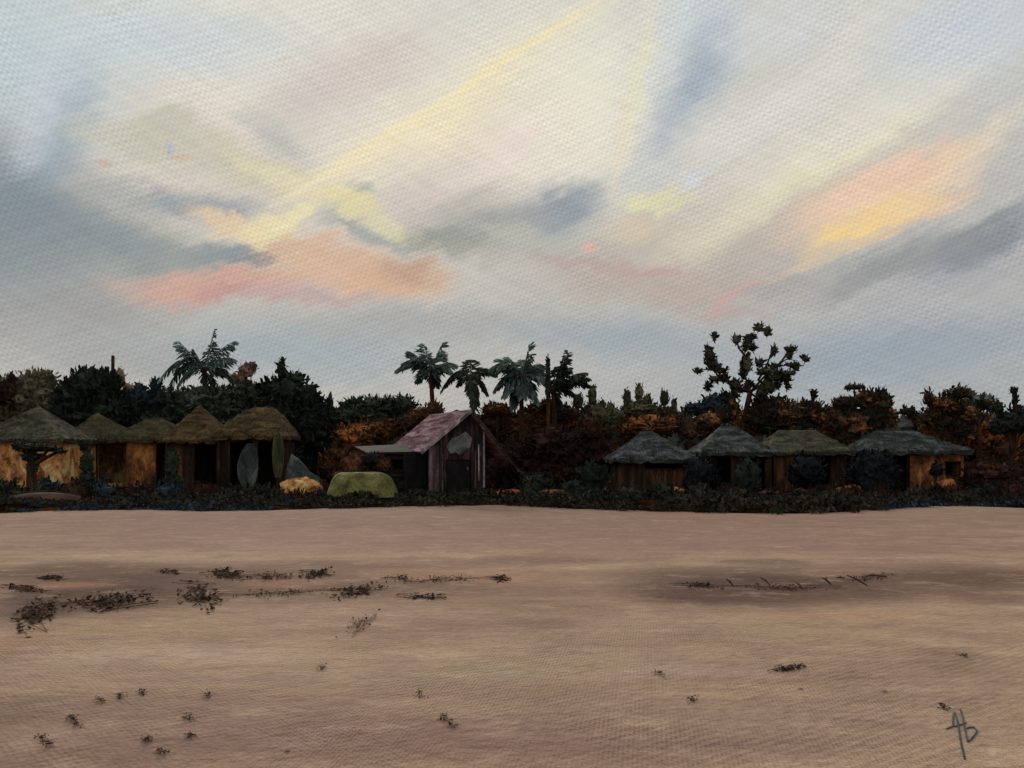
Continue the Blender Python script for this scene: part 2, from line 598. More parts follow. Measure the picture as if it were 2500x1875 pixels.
surface('hull_brown', [(28, 16, 12), (50, 30, 22), (74, 48, 36)], 2, (.4, 1, 1), bump=.3, rough=.5)
surface('grass_dark', [(14, 14, 10), (30, 28, 20), (54, 50, 38)], 1.2, island=.36, bump=0)
surface('grass_blue', [(14, 20, 28), (30, 42, 52), (52, 66, 74)], 1.2, island=.36, bump=0)
surface('debris', [(58, 42, 33), (82, 62, 50), (104, 82, 68)], 4, island=.36, bump=0)
surface('ink', [(52, 60, 66), (70, 80, 86), (92, 100, 104)], 6, bump=.1)
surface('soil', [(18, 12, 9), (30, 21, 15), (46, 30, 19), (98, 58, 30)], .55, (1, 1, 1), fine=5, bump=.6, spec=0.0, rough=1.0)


# ------------------------------------------------------------------ ground
def ground_mat():
    m, T, b = mat_new('sand')
    g = T.nodes.new('ShaderNodeNewGeometry')
    P = g.outputs['Position']
    wn = noise_tex(T, P, .45, 3, .55)
    w = vmath(T, 'SCALE', vmath(T, 'SUBTRACT', wn.outputs['Color'], (.5, .5, .5)).outputs[0], scale=1.1).outputs[0]
    w = vmath(T, 'MULTIPLY', w, (1.0, .9, 0)).outputs[0]
    Q = vmath(T, 'ADD', P, w).outputs[0]
    n1 = noise_tex(T, mapping(T, P, rot=(0, 0, R(-12)), scl=(.22, .8, 1)), 1.0, 5, .6)
    r = T.nodes.new('ShaderNodeValToRGB')
    T.links.new(n1.outputs['Fac'], r.inputs[0])
    E = r.color_ramp.elements
    E[0].position, E[1].position = .3, .7
    E[0].color, E[1].color = s2l((156, 128, 107)), s2l((200, 174, 144))
    e = E.new(.5)
    e.color = s2l((178, 152, 127))
    Cc = r.outputs[0]
    # sand of another colour: px, py, rx, ry in the picture, laid out as patches on the beach
    SP = [
     (1250, 1290, 2400, 62, (158, 130, 112), .85), (300, 1300, 700, 55, (160, 130, 116), .5), (1500, 1320, 900, 35, (166, 134, 118), .5), (2200, 1345, 500, 30, (170, 138, 122), .6),
     (300, 1400, 420, 26, (118, 92, 76), .75), (850, 1378, 380, 10, (126, 98, 82), .6), (150, 1395, 260, 24, (122, 96, 80), .5),
     (480, 1430, 700, 55, (112, 86, 70), .85), (150, 1470, 360, 62, (88, 66, 54), .9), (60, 1400, 200, 30, (112, 88, 72), .6), (1900, 1435, 500, 52, (92, 70, 58), .92), (2380, 1410, 330, 34, (118, 92, 78), .8),
     (1100, 1435, 500, 28, (124, 98, 82), .7), (150, 1432, 160, 9, (186, 140, 104), .6), (700, 1420, 170, 14, (184, 142, 112), .5), (1130, 1400, 300, 20, (190, 146, 118), .6), (1260, 1420, 120, 16, (196, 150, 122), .5),
     (250, 1470, 260, 20, (104, 80, 64), .85), (90, 1500, 110, 28, (96, 74, 58), .7),
     (350, 1530, 320, 26, (186, 160, 124), .7), (50, 1570, 110, 40, (176, 132, 108), .5),
     (1760, 1450, 260, 25, (98, 76, 62), .9), (1650, 1440, 170, 24, (110, 84, 72), .7), (2000, 1440, 330, 22, (116, 90, 74), .7),
     (2350, 1410, 330, 20, (116, 92, 80), .7), (2430, 1450, 180, 30, (122, 94, 80), .6), (1860, 1374, 160, 9, (124, 104, 86), .7),
     (1300, 1370, 300, 12, (132, 106, 90), .6),
     (2110, 1500, 280, 24, (206, 168, 132), .7), (1950, 1540, 420, 26, (190, 166, 132), .7), (1500, 1560, 420, 50, (188, 162, 136), .6), (1350, 1620, 420, 30, (190, 168, 140), .5),
     (460, 1600, 330, 20, (202, 182, 158), .7), (150, 1630, 260, 24, (196, 172, 144), .6), (1100, 1640, 400, 40, (178, 160, 132), .6), (600, 1650, 260, 14, (186, 162, 142), .4),
     (60, 1740, 220, 60, (128, 106, 90), .6), (500, 1740, 520, 60, (152, 128, 114), .6), (900, 1820, 900, 70, (148, 118, 110), .65), (200, 1840, 400, 50, (140, 114, 98), .6), (1700, 1830, 500, 40, (156, 128, 116), .5), (1250, 1330, 1300, 26, (168, 132, 122), .5),
     (1750, 1640, 330, 16, (190, 172, 154), .5), (1500, 1750, 500, 60, (154, 130, 114), .5), (2000, 1780, 400, 70, (166, 140, 124), .4), (2350, 1610, 120, 30, (134, 110, 96), .5),
     (1340, 1530, 110, 20, (150, 122, 106), .6), (2200, 1700, 240, 30, (160, 138, 118), .5),
    ]
    for px, py, rx, ry, c, st in SP:
        ry *= 1.15
        c = tuple(v * .96 for v in c)
        Y = gy(py)
        Y1, Y2 = gy(max(py - ry, 1180)), gy(py + ry)
        ryw = max((Y1 - Y2) / 2, .08)
        Yc = (Y1 + Y2) / 2
        q = mapping(T, Q, loc=((px - 1250) / F * Y, Yc, 0), scl=(rx / F * Y, ryw, 1e3), kind='TEXTURE')
        f = maprange(T, vmath(T, 'LENGTH', q).outputs['Value'], 1.15, .25, 0, st)
        Cc = mixc(T, f, Cc, s2l(c))
    mo = noise_tex(T, mapping(T, P, scl=(.9, 1.1, 1)), 1.6, 5, .72)
    Cc = mixc(T, maprange(T, mo.outputs['Fac'], .44, .68, 0, .36), Cc, s2l((138, 108, 100)))
    mo2 = noise_tex(T, mapping(T, P, loc=(7, 3, 0), scl=(.8, 1.1, 1)), 1.9, 5, .72)
    Cc = mixc(T, maprange(T, mo2.outputs['Fac'], .50, .72, 0, .36), Cc, s2l((218, 192, 164)))
    Cc = mixc(T, 1.0, Cc, (1.045, .985, .985, 1.0), 'MULTIPLY')
    # grain
    n2 = noise_tex(T, mapping(T, P, scl=(1, 1.6, 1)), 11, 5, .7)
    n3 = noise_tex(T, P, 55, 3, .7)
    vo = T.nodes.new('ShaderNodeTexVoronoi')
    vo.feature = 'SMOOTH_F1'
    vo.inputs['Scale'].default_value = 17
    T.links.new(mapping(T, P, rot=(0, 0, R(35)), scl=(1, .8, 1)), vo.inputs['Vector'])
    gr = mth('ADD', mth('MULTIPLY', n2.outputs['Fac'], .5, T), mth('MULTIPLY', n3.outputs['Fac'], .5, T), T)
    gm = maprange(T, gr, .3, .7, .70, 1.30, smooth=False)
    sc = vmath(T, 'SCALE', Cc)
    T.links.new(gm, sc.inputs['Scale'])
    T.links.new(sc.outputs[0], b.inputs['Base Color'])
    b.inputs['Roughness'].default_value = .92
    b.inputs['Specular IOR Level'].default_value = .15
    sx = T.nodes.new('ShaderNodeSeparateXYZ')
    T.links.new(P, sx.inputs[0])
    nj = noise_tex(T, P, 1.5, 2, .5)
    ph = mth('MULTIPLY', nj.outputs['Fac'], 7.0, T)
    ux = mth('ADD', mth('MULTIPLY', sx.outputs[0], 2 * math.pi / .034, T), ph, T)
    uy = mth('ADD', mth('MULTIPLY', sx.outputs[1], 2 * math.pi / .085, T), ph, T)
    wa_ = mth('SINE', mth('ADD', ux, mth('MULTIPLY', uy, .5, T), T), None, T)
    wb_ = mth('SINE', mth('SUBTRACT', uy, mth('MULTIPLY', ux, .3, T), T), None, T)
    am = maprange(T, noise_tex(T, P, 1.1, 3, .6).outputs['Fac'], .35, .65, .1, 1.5, smooth=False)
    rip = mth('MULTIPLY', mth('ADD', mth('MULTIPLY', wa_, wb_, T), mth('MULTIPLY', wb_, .6, T), T), am, T)
    lump = noise_tex(T, mapping(T, P, scl=(1, 1.4, 1)), 4.5, 4, .6)
    gr2 = mth('ADD', mth('ADD', gr, mth('MULTIPLY', rip, .2, T), T), mth('MULTIPLY', lump.outputs['Fac'], 3.0, T), T)
    h = mth('ADD', mth('MULTIPLY', vo.outputs['Distance'], .7, T), mth('MULTIPLY', gr2, 1.2, T), T)
    bn = T.nodes.new('ShaderNodeBump')
    bn.inputs['Strength'].default_value = .7
    bn.inputs['Distance'].default_value = .03
    T.links.new(h, bn.inputs['Height'])
    T.links.new(bn.outputs[0], b.inputs['Normal'])
    return m


def sheet(name, xs, ys, zf, mat, keep=None):
    mb = MB()
    nx, ny = len(xs), len(ys)
    vs = [(x, y, zf(x, y)) for y in ys for x in xs]
    fs = []
    for j in range(ny - 1):
        for i in range(nx - 1):
            if keep and not keep((xs[i] + xs[i + 1]) / 2, (ys[j] + ys[j + 1]) / 2):
                continue
            fs.append((j * nx + i, j * nx + i + 1, (j + 1) * nx + i + 1, (j + 1) * nx + i))
    mb.add(vs, fs)
    return mb.build(name, mat, smooth=True)


def axis(segs):
    out = []
    for a, b_, n in segs:
        out += list(np.linspace(a, b_, n, endpoint=False))
    out.append(segs[-1][1])
    return out


gx = axis([(-900, -40, 12), (-40, 40, 200), (40, 900, 12)])
gyy = axis([(-200, 2, 12), (2, 14, 120), (14, 42, 130), (42, 1500, 14)])
tag(sheet('sand', gx, gyy, gz, ground_mat()), 'open beach of beige and mauve sand with darker damp bands', kind='structure')


def edge_y(x):
    """front edge of the planted strip"""
    px = 1250 + x * F / 28.0
    py = np.interp(px, [-400, 0, 110, 230, 420, 560, 800, 1000, 1200, 1400, 1600, 1800, 1950, 2100, 2230, 2350, 2500, 2900],
                   [1240, 1246, 1262, 1250, 1242, 1248, 1240, 1236, 1234, 1240, 1246, 1252, 1250, 1244, 1238, 1236, 1240, 1240])
    return EYE * F / (py - HZ)


def strip_z(x, y):
    d = y - edge_y(x) - .35 * mnoise.noise(Vector((x * 1.3, 0, 5)))
    h = min(.17, max(-.05, d * .12))
    return gz(x, y) + h + (.03 * mnoise.noise(Vector((x * .9, y * .9, 8))) if d > .8 else 0)


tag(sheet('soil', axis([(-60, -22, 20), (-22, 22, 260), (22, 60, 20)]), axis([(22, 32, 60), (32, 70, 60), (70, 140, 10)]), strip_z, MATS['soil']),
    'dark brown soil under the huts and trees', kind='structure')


def gz2(x, y):
    return max(gz(x, y), strip_z(x, y))


# ------------------------------------------------------------------ plants
def lobe_leaves(mb, lobes, dens, size, upb=.6, shell=(.55, 1.12), back=True):
    """lobes: (x, y, z, rx, ry, rz) in the thing's own space"""
    for (x, y, z, rx, ry, rz) in lobes:
        n = int(dens * 1.7 * (rx * rz + ry * rz + rx * ry) / 3 * 12)
        n = max(n, 26)
        d = rng.normal(size=(n, 3))
        d /= np.linalg.norm(d, axis=1, keepdims=True)
        rr = rng.uniform(shell[0], shell[1], (n, 1)) ** .6
        c = np.array([x, y, z]) + d * rr * np.array([rx, ry, rz])
        dr = d * .8 + rng.normal(size=(n, 3)) * .45 + np.array([0, 0, upb])
        nr = d + rng.normal(size=(n, 3)) * .5
        mb.leaves(c, dr, nr, rng.uniform(.5, 1.4, n) * size, rng.uniform(.5, 1.3, n) * size * .42)


def branch_pts(a, b, n=5, sag=0.1):
    a, b = Vector(a), Vector(b)
    out = []
    Ln = (b - a).length
    off = Vector((random.uniform(-1, 1), random.uniform(-1, 1), 0)) * sag * Ln
    for i in range(n):
        t = i / (n - 1)
        out.append(a.lerp(b, t) + off * math.sin(t * math.pi))
    return out


def plant(name, label, cat, Y, lobes, mat, bark='bark', size=.26, dens=14, core=.82, base=None, group=None,
          trunk_r=.11, depth=.8, upb=.6, topple=0, extra=None, trunk_to=None):
    """lobes in picture units at distance Y: (px, py, rx, ry[, depth offset])"""
    s = Y / F
    bx = lobes[0][0] if base is None else base
    root_x = (bx - 1250) * s
    rz_ = gz2(root_x, Y)
    root = empty(name, (root_x, Y, rz_), label, cat, group)
    LL = []
    for lb in lobes:
        px, py, rx, ry = lb[:4]
        dy = lb[4] if len(lb) > 4 else 0.0
        LL.append(((px - bx) * s, dy, EYE + (HZ - py) * s - rz_, rx * s, max(rx * s * depth, .12), ry * s))
    mb = MB()
    for (x, y, z, rx, ry, rz) in LL:
        if core:
            mb.blob((x, y, z), (rx * core * .93, ry * core * .93, rz * core * .93), 4 if rx > .8 else 3, .4, 2.4)
    lobe_leaves(mb, LL, dens, size, upb)
    if extra:
        extra(mb, bx, s, rz_)
    mb.build('crown' if 'tree' in name else 'foliage', MATS[mat], root)
    tb = MB()
    top = LL[0]
    tp = (top[0], 0, max(top[2], .3)) if trunk_to is None else ((trunk_to[0] - bx) * s, 0, EYE + (HZ - trunk_to[1]) * s - rz_)
    tb.tube(branch_pts((0, 0, -.1), tp, 6, .03), [trunk_r * (1.25 - .6 * i / 5) for i in range(6)], 8, .1)
    for (x, y, z, rx, ry, rz) in LL[1:]:
        k = random.uniform(.35, .7)
        a = Vector((0, 0, -.1)).lerp(Vector(tp), k)
        tb.tube(branch_pts(a, (x, y, z), 5, .06), [trunk_r * .6 * (1 - .15 * i) for i in range(5)], 6, .1)
    tb.build('trunk' if 'tree' in name else 'stem', MATS[bark], root)
    return root


def frond(mb, a, b, arch, leaf, n=26, drop=.35, wfac=1.0):
    a, b = Vector(a), Vector(b)
    L_ = (b - a).length
    pts = []
    for i in range(9):
        t = i / 8
        p = a.lerp(b, t) + Vector((0, 0, arch * L_ * math.sin(math.pi * t) - 0.0))
        pts.append(p)
    mb.tube(pts, [.035 * (1 - .8 * i / 8) + .006 for i in range(9)], 5)
    c, d, nr, ln, wd = [], [], [], [], []
    for i in range(n):
        t = .12 + .88 * i / (n - 1)
        k = min(int(t * 8), 7)
        p = pts[k].lerp(pts[k + 1], t * 8 - k)
        tan = (pts[k + 1] - pts[k]).normalized()
        side = tan.cross(Vector((0, 0, 1)))
        if side.length < .2:
            side = Vector((1, 0, 0))
        side.normalize()
        l = leaf * (math.sin(math.pi * (.18 + .75 * t)) * .8 + .25)
        for sg in (-1, 1):
            dd = side * sg * random.uniform(.3, .8) + tan * random.uniform(.3, .8) + Vector((0, 0, -drop - random.uniform(0, .5)))
            dd.normalize()
            c.append(p + dd * l * .5)
            d.append(dd)
            nr.append(Vector((random.uniform(-.3, .3), -1, random.uniform(.1, .6))))
            ln.append(l)
            wd.append(.075 * wfac * random.uniform(.8, 1.4))
    mb.leaves([tuple(x) for x in c], [tuple(x) for x in d], [tuple(x) for x in nr], ln, wd)


def palm(label, Y, cx, cy, tips, mat='leaf_grey_green', base=None, bark='bark', leaf=.62, tr=.11, wfac=1.2, drop=.35, name='palm_tree', grp='palm trees behind the huts'):
    s = Y / F
    bx = cx if base is None else base
    X = (bx - 1250) * s
    z0 = gz2(X, Y)
    root = empty(name, (X, Y, z0), label, 'palm tree', grp)
    top = Vector(((cx - bx) * s, 0, EYE + (HZ - cy) * s - z0))
    tb = MB()
    pts = branch_pts((0, 0, -.1), top, 12, .02)
    tb.tube(pts, [tr * (1.35 - .5 * i / 11) * (1.08 if i % 2 else .95) for i in range(12)], 9, .06)
    tb.build('trunk', MATS[bark], root)
    hb = MB()
    hb.blob(top, (.16, .16, .2), 2, .3, 2)
    hb.build('crown_shaft', MATS['bark'], root)
    for i, tp in enumerate(tips):
        px, py = tp[:2]
        dy = tp[2] if len(tp) > 2 else random.uniform(-.5, .5)
        arch = tp[3] if len(tp) > 3 else .16
        end = Vector(((px - bx) * s, dy, EYE + (HZ - py) * s - z0))
        fb = MB()
        end = top + (end - top) * 1.1
        frond(fb, top, end, arch, leaf * 1.25, 21, drop, wfac * .62)
        fb.build('frond', MATS[mat], root)
    return root


BG = 'trees behind the huts'
# far wood that reads as one mass, beyond the row of trees
fw = MB()
for i in range(150):
    Y = random.uniform(66, 84)
    px = random.uniform(-500, 3000)
    top = np.interp(px, [0, 300, 600, 900, 1250, 1600, 2000, 2500], [985, 990, 985, 1010, 1020, 1010, 1012, 1005]) + random.uniform(-8, 25)
    h = EYE + (HZ - top) / F * Y
    X = (px - 1250) / F * Y
    rx = random.uniform(2, 3.5)
    fw.blob((X, Y, h * .5), (rx, rx, h * .5), 2, .25, 1.6)
    lobe_leaves(fw, [(X, Y, h * .5, rx, rx, h * .52)], 1.4, .6)
tag(fw.build('far_wood', MATS['leaf_black_green']), 'dark far wood behind the row of trees and huts', 'wood', kind='stuff')

# ---- left side
plant('tree', 'rounded olive tree at the far left edge behind the first hut', 'tree', 47,
      [(75, 965, 75, 60), (100, 935, 45, 38), (20, 970, 50, 55), (120, 1000, 60, 50), (40, 1020, 70, 50)], 'leaf_olive', group=BG, size=.3)
plant('tree', 'small dark reddish tree at the left edge beside the olive tree', 'tree', 46,
      [(22, 955, 24, 34), (30, 925, 10, 18), (5, 960, 22, 34)], 'leaf_maroon', group=BG, size=.22)
plant('tree', 'dense dark domed tree with a bristly top between the first two huts', 'tree', 45,
      [(222, 960, 78, 62), (255, 950, 45, 50), (180, 980, 50, 45), (230, 1020, 110, 50), (300, 1010, 60, 45)], 'leaf_black_green', group=BG, size=.34, upb=1.0, dens=20)
sp = empty('wooden_pole', at(272, 1190, 46.6), 'thin black pole sticking up out of the dark domed tree', 'pole')
sp.location.z = 0
MB().tube([(0, 0, -.1), (.02, 0, 2.5), (.08, 0, at(276, 872, 46.6).z)], [.11, .10, .09], 8, .05).build('shaft', MATS['bark'], sp)
MB().tube([(.08, 0, at(276, 872, 46.6).z), (.085, 0, at(276, 868, 46.6).z)], [.095, .08], 8).build('cap', MATS['near_black'], sp)
plant('shrub', 'pinkish brown shrub top peeping out right of the dark domed tree', 'shrub', 47,
      [(292, 925, 16, 30), (312, 950, 14, 18)], 'leaf_pink_brown', group=None, size=.2)
plant('tree', 'low dark blue green tree left of the tall left palm', 'tree', 46,
      [(345, 985, 60, 40), (380, 945, 17, 24), (340, 950, 18, 18), (400, 990, 60, 45), (330, 1030, 90, 40)], 'leaf_blue', group=BG, size=.28)
palm('feathery grey green palm with upright fronds, tallest tree on the left', 46, 498, 905,
     [(438, 838, .2, .02), (452, 850, -.4, .05), (520, 812, .1, .0), (560, 838, .3, .1), (505, 845, .6, .05), (568, 880, -.4, .15), (540, 900, .3, .12),
      (432, 905, .2, .25), (405, 925, -.3, .35), (410, 950, .4, .4), (450, 935, -.5, .3), (500, 930, .6, .2), (560, 925, .3, .25), (478, 860, -.2, .05)], wfac=1.7)
plant('tree', 'broad dark hedge-like tree below the tall left palm', 'tree', 45,
      [(520, 985, 110, 45), (440, 985, 60, 40), (600, 965, 55, 35), (650, 975, 50, 40), (560, 1030, 130, 45), (420, 1035, 90, 40)], 'leaf_dark', group=BG, size=.3, dens=17)
plant('tree', 'small pinkish red tree tip above the dark hedge right of the left palm', 'tree', 47,
      [(602, 905, 26, 20), (580, 925, 26, 16), (615, 895, 16, 14)], 'leaf_pink_brown', group=BG, size=.2)
plant('pine_tree', 'dark pointed tree sloping down to the right behind the gold roofed hut', 'tree', 43,
      [(700, 965, 52, 55), (688, 900, 13, 24), (720, 925, 26, 18), (745, 975, 38, 48), (770, 1010, 40, 50), (760, 1060, 70, 55), (690, 1030, 70, 60), (800, 1090, 45, 50), (655, 950, 32, 24)],
      'leaf_black_green', group=BG, size=.36, upb=.2, dens=18)
plant('cypress_tree', 'small black cone tree right of the dark pointed tree', 'tree', 44,
      [(806, 985, 10, 30), (806, 1010, 16, 30)], 'leaf_black_green', group=BG, size=.2, upb=1.5)
plant('tree', 'low bushy dark green tree left of the red house roof', 'tree', 44,
      [(925, 995, 75, 30), (865, 995, 40, 26), (985, 990, 36, 26), (840, 1020, 50, 26), (900, 1020, 90, 30)], 'leaf_dark', group=BG, size=.28, dens=17)
plant('shrub', 'rusty orange shrub between the dark pointed tree and the red house', 'shrub', 41,
      [(880, 1065, 70, 38), (850, 1110, 55, 45), (930, 1050, 50, 28), (810, 1140, 40, 45), (960, 1040, 50, 25)], 'leaf_rust', size=.26, dens=14)
plant('shrub', 'brown shrub behind the red house roof and the palm trunk', 'shrub', 40,
      [(1040, 1010, 40, 22), (1010, 1030, 45, 25), (1060, 1000, 26, 24)], 'leaf_rust_dark', size=.22)

# ---- palms in the middle
palm('dark palm with drooping fronds directly above the red house roof', 42, 1052, 915,
     [(1002, 862, .2, .12), (1035, 845, .2, .1), (1078, 842, .3, .1), (1105, 890, .2, .2), (978, 905, -.3, .3), (1020, 925, .3, .35), (1095, 905, -.4, .25),
      (1070, 865, .4, .1), (1045, 870, -.5, .1), (990, 885, .5, .25), (1060, 935, .5, .3), (1020, 880, -.5, .2)], 'leaf_grey_green', base=1064, bark='bark_red', wfac=1.9, leaf=.5)
palm('short dark palm just right of the red house peak', 42, 1150, 925,
     [(1148, 882, .1, .05), (1190, 905, .2, .25), (1205, 915, -.2, .3), (1120, 935, .2, .4), (1085, 950, -.1, .4), (1165, 975, .2, .2), (1185, 955, .3, .3),
      (1125, 905, .3, .2), (1150, 960, -.3, .3), (1095, 935, .4, .4), (1160, 990, -.4, .1)], 'leaf_dark', wfac=1.9, leaf=.45)
palm('largest grey green palm with wide feathery fronds right of the red house', 41, 1272, 925,
     [(1225, 880, .2, .1), (1208, 900, -.3, .25), (1292, 848, .1, .0), (1275, 880, .5, .05), (1315, 890, .3, .15), (1330, 930, -.4, .2), (1215, 945, .3, .35),
      (1235, 960, -.4, .35), (1300, 960, .5, .3), (1275, 965, -.6, .3), (1320, 905, .5, .2), (1245, 880, -.5, .1), (1255, 985, .3, .2), (1310, 975, -.3, .2)], wfac=2.1, leaf=.6, bark='bark_red')
plant('cypress_tree', 'thin black spire tree rising among the middle palms', 'tree', 40,
      [(1338, 905, 7, 42), (1338, 950, 9, 35)], 'leaf_black_green', size=.16, upb=2.2, bark='bark', trunk_r=.1, dens=60, base=1345, trunk_to=(1338, 930))
palm('dark palm with two fronds leaning right behind the thin black spire', 42, 1350, 955,
     [(1378, 862, .2, .0), (1385, 868, .4, .06), (1358, 900, .3, .05), (1430, 925, .1, .12), (1432, 940, .3, .2), (1385, 905, -.3, .1), (1375, 880, -.2, .04),
      (1405, 965, .3, .2), (1365, 985, .3, .2), (1420, 915, -.3, .12)], 'leaf_dark', wfac=2.2, leaf=.45, base=1352)
plant('shrub', 'rusty brown thicket behind the palm trunks', 'shrub', 43.5,
      [(1300, 1050, 90, 50), (1220, 1030, 60, 40), (1380, 1030, 55, 45), (1420, 1070, 60, 50), (1250, 1090, 80, 55), (1330, 1000, 55, 22), (1210, 1000, 40, 18)], 'leaf_rust_dark', size=.26, dens=16)
plant('shrub', 'bright orange shrub patch at the foot of the largest palm crown', 'shrub', 42.6,
      [(1215, 1000, 30, 14), (1340, 985, 26, 14), (1375, 1010, 26, 18)], 'leaf_rust', size=.18)
plant('shrub', 'dark thicket left of the first grey roofed hut', 'shrub', 38,
      [(1330, 1150, 70, 55), (1270, 1130, 60, 60), (1400, 1140, 65, 60), (1460, 1110, 50, 60), (1450, 1050, 40, 40), (1350, 1090, 90, 50)], 'leaf_maroon', size=.26, dens=16)
plant('shrub', 'black green bush with upright leaves in front of the thicket', 'shrub', 34,
      [(1310, 1185, 50, 35), (1400, 1200, 45, 32), (1450, 1170, 45, 45)], 'leaf_black_green', size=.3, upb=1.2)

# ---- finger trees
plant('tree', 'dark lobed tree with knobbly tips right of the palms', 'tree', 42,
      [(1455, 1020, 45, 40), (1412, 980, 17, 22), (1446, 965, 13, 28), (1435, 1010, 20, 30), (1470, 990, 10, 18), (1490, 995, 12, 15), (1500, 1020, 40, 26), (1470, 1060, 60, 40)],
      'leaf_fingers', group=BG, size=.2, upb=1.2, dens=20)
plant('tree', 'tree with five upright finger tips behind the first grey roofed hut', 'tree', 43,
      [(1575, 1005, 60, 24), (1531, 972, 12, 26), (1560, 960, 12, 28), (1580, 980, 15, 20), (1622, 972, 13, 24), (1646, 990, 9, 22), (1545, 1000, 30, 24), (1625, 1010, 35, 20)],
      'leaf_fingers', group=BG, size=.2, upb=1.4, dens=22)
plant('shrub', 'orange brown shrub mass behind the first grey roofed hut', 'shrub', 42,
      [(1590, 1040, 90, 30), (1530, 1050, 60, 30), (1650, 1035, 45, 30), (1500, 1080, 45, 35)], 'leaf_rust', size=.24)
plant('shrub', 'slate blue bush left of the tall open tree', 'shrub', 44,
      [(1740, 985, 36, 26), (1700, 1000, 36, 20), (1770, 975, 24, 24)], 'leaf_blue', size=.24)
plant('shrub', 'dark upright bush with orange leaves left of the tall tree trunk', 'shrub', 41,
      [(1685, 1045, 26, 36), (1730, 1030, 40, 26), (1770, 1010, 30, 26), (1790, 1000, 20, 30)], 'leaf_mix', size=.22)

# ---- the tall open tree
def open_tree():
    Y = 41.0
    s = Y / F
    bx = 1806
    X = (bx - 1250) * s
    z0 = gz2(X, Y)
    root = empty('tree', (X, Y, z0), 'tall open tree of scattered leaf clumps, highest on the right', 'tree', BG)

    def W(px, py, dy=0.0):
        return Vector(((px - bx) * s, dy, EYE + (HZ - py) * s - z0))
    tb = MB()
    tb.tube([W(1806, 1215), W(1808, 1120), W(1812, 1050), W(1822, 1000), W(1832, 955)], [.2, .17, .15, .13, .11], 9, .08)
    limbs = [((1832, 960), (1780, 935), (1745, 900), (1735, 830)), ((1832, 960), (1815, 900), (1820, 860), (1848, 800)),
             ((1834, 955), (1880, 905), (1925, 875), (1955, 880)), ((1834, 955), (1870, 935), (1920, 915), (1938, 940)),
             ((1832, 955), (1790, 945), (1760, 925), (1735, 940)), ((1780, 935), (1750, 905), (1725, 902), (1710, 902)),
             ((1850, 930), (1870, 890), (1876, 865), (1878, 855)), ((1832, 960), (1855, 975), (1862, 975), (1866, 970)),
             ((1820, 870), (1800, 850), (1795, 840), (1793, 830)), ((1900, 895), (1915, 870), (1920, 860), (1922, 855))]
    for i, L4 in enumerate(limbs):
        dy = random.uniform(-.7, .7)
        tb.tube([W(*L4[0], 0), W(*L4[1], dy * .4), W(*L4[2], dy * .8), W(*L4[3], dy)], [.06, .042, .03, .012], 6, .1)
    tb.build('trunk', MATS['bark'], root)
    cb = MB()
    cl = [(1735, 828, 6, 12), (1738, 850, 12, 12), (1730, 870, 16, 20), (1745, 890, 20, 16), (1715, 902, 13, 6), (1755, 905, 20, 8),
          (1742, 925, 16, 9), (1735, 940, 10, 12), (1775, 920, 14, 14), (1785, 940, 18, 14), (1818, 890, 14, 26), (1810, 905, 10, 26),
          (1793, 832, 12, 14), (1822, 830, 12, 16), (1812, 848, 14, 14), (1830, 850, 14, 12), (1850, 800, 13, 14), (1860, 815, 12, 14), (1838, 822, 14, 8),
          (1878, 862, 9, 16), (1855, 885, 14, 12), (1922, 856, 16, 9), (1930, 868, 10, 8), (1905, 888, 22, 6), (1885, 900, 22, 8), (1860, 912, 24, 10),
          (1925, 895, 20, 7), (1905, 915, 30, 9), (1915, 925, 24, 8), (1880, 925, 22, 10), (1865, 945, 22, 22), (1850, 960, 16, 20), (1840, 935, 16, 12),
          (1955, 878, 10, 10), (1948, 895, 8, 10), (1935, 935, 8, 14), (1900, 945, 8, 6), (1800, 965, 16, 8), (1790, 955, 12, 12), (1820, 950, 26, 8), (1900, 935, 10, 8)]
    for (px, py, rx, ry) in cl:
        dy = random.uniform(-.8, .8)
        p = W(px, py, dy)
        lobe_leaves(cb, [(p.x, p.y, p.z, rx * s * .95, rx * s * .8, ry * s * .95)], 26, .27, .5)
        cb.blob(p, (rx * s * .75, rx * s * .6, ry * s * .8), 2, .35, 2)
    cb.build('crown', MATS['leaf_mix2'], root)


surface('leaf_mix2', [(22, 22, 16), (40, 40, 30), (72, 74, 62)], 1.6, island=.36, bump=0)
open_tree()

# ---- right hand trees
plant('tree', 'dark spreading tree between the second and third grey roofs', 'tree', 41,
      [(1935, 1010, 65, 34), (1985, 965, 8, 18), (1900, 980, 22, 16), (1975, 1000, 45, 26), (1870, 1000, 45, 36), (1855, 1020, 45, 30), (1920, 1045, 80, 26), (2000, 1020, 30, 24)],
      'leaf_mix', group=BG, size=.26, upb=.7, dens=17)
plant('tree', 'orange and green tree with forked dark trunk left of the last grey roof', 'tree', 38,
      [(2085, 1030, 55, 42), (2060, 985, 35, 20), (2115, 975, 40, 28), (2150, 985, 32, 38), (2155, 965, 16, 20), (2085, 945, 26, 8), (2040, 1010, 26, 24), (2070, 1060, 30, 30), (2130, 1020, 50, 36)],
      'leaf_mix', group=BG, size=.24, upb=.7, dens=17, base=2068, trunk_r=.14)
plant('tree', 'big ragged dark tree leaning over the right of the last grey roof', 'tree', 37,
      [(2300, 985, 50, 26), (2215, 1005, 26, 14), (2265, 970, 14, 22), (2340, 960, 40, 20), (2330, 1000, 40, 26), (2255, 1020, 40, 16), (2370, 1010, 40, 30), (2300, 1035, 45, 20), (2400, 985, 24, 16), (2340, 1050, 45, 26)],
      'leaf_mix', group=BG, size=.24, upb=.7, dens=16, base=2334, trunk_r=.17, core=.7)
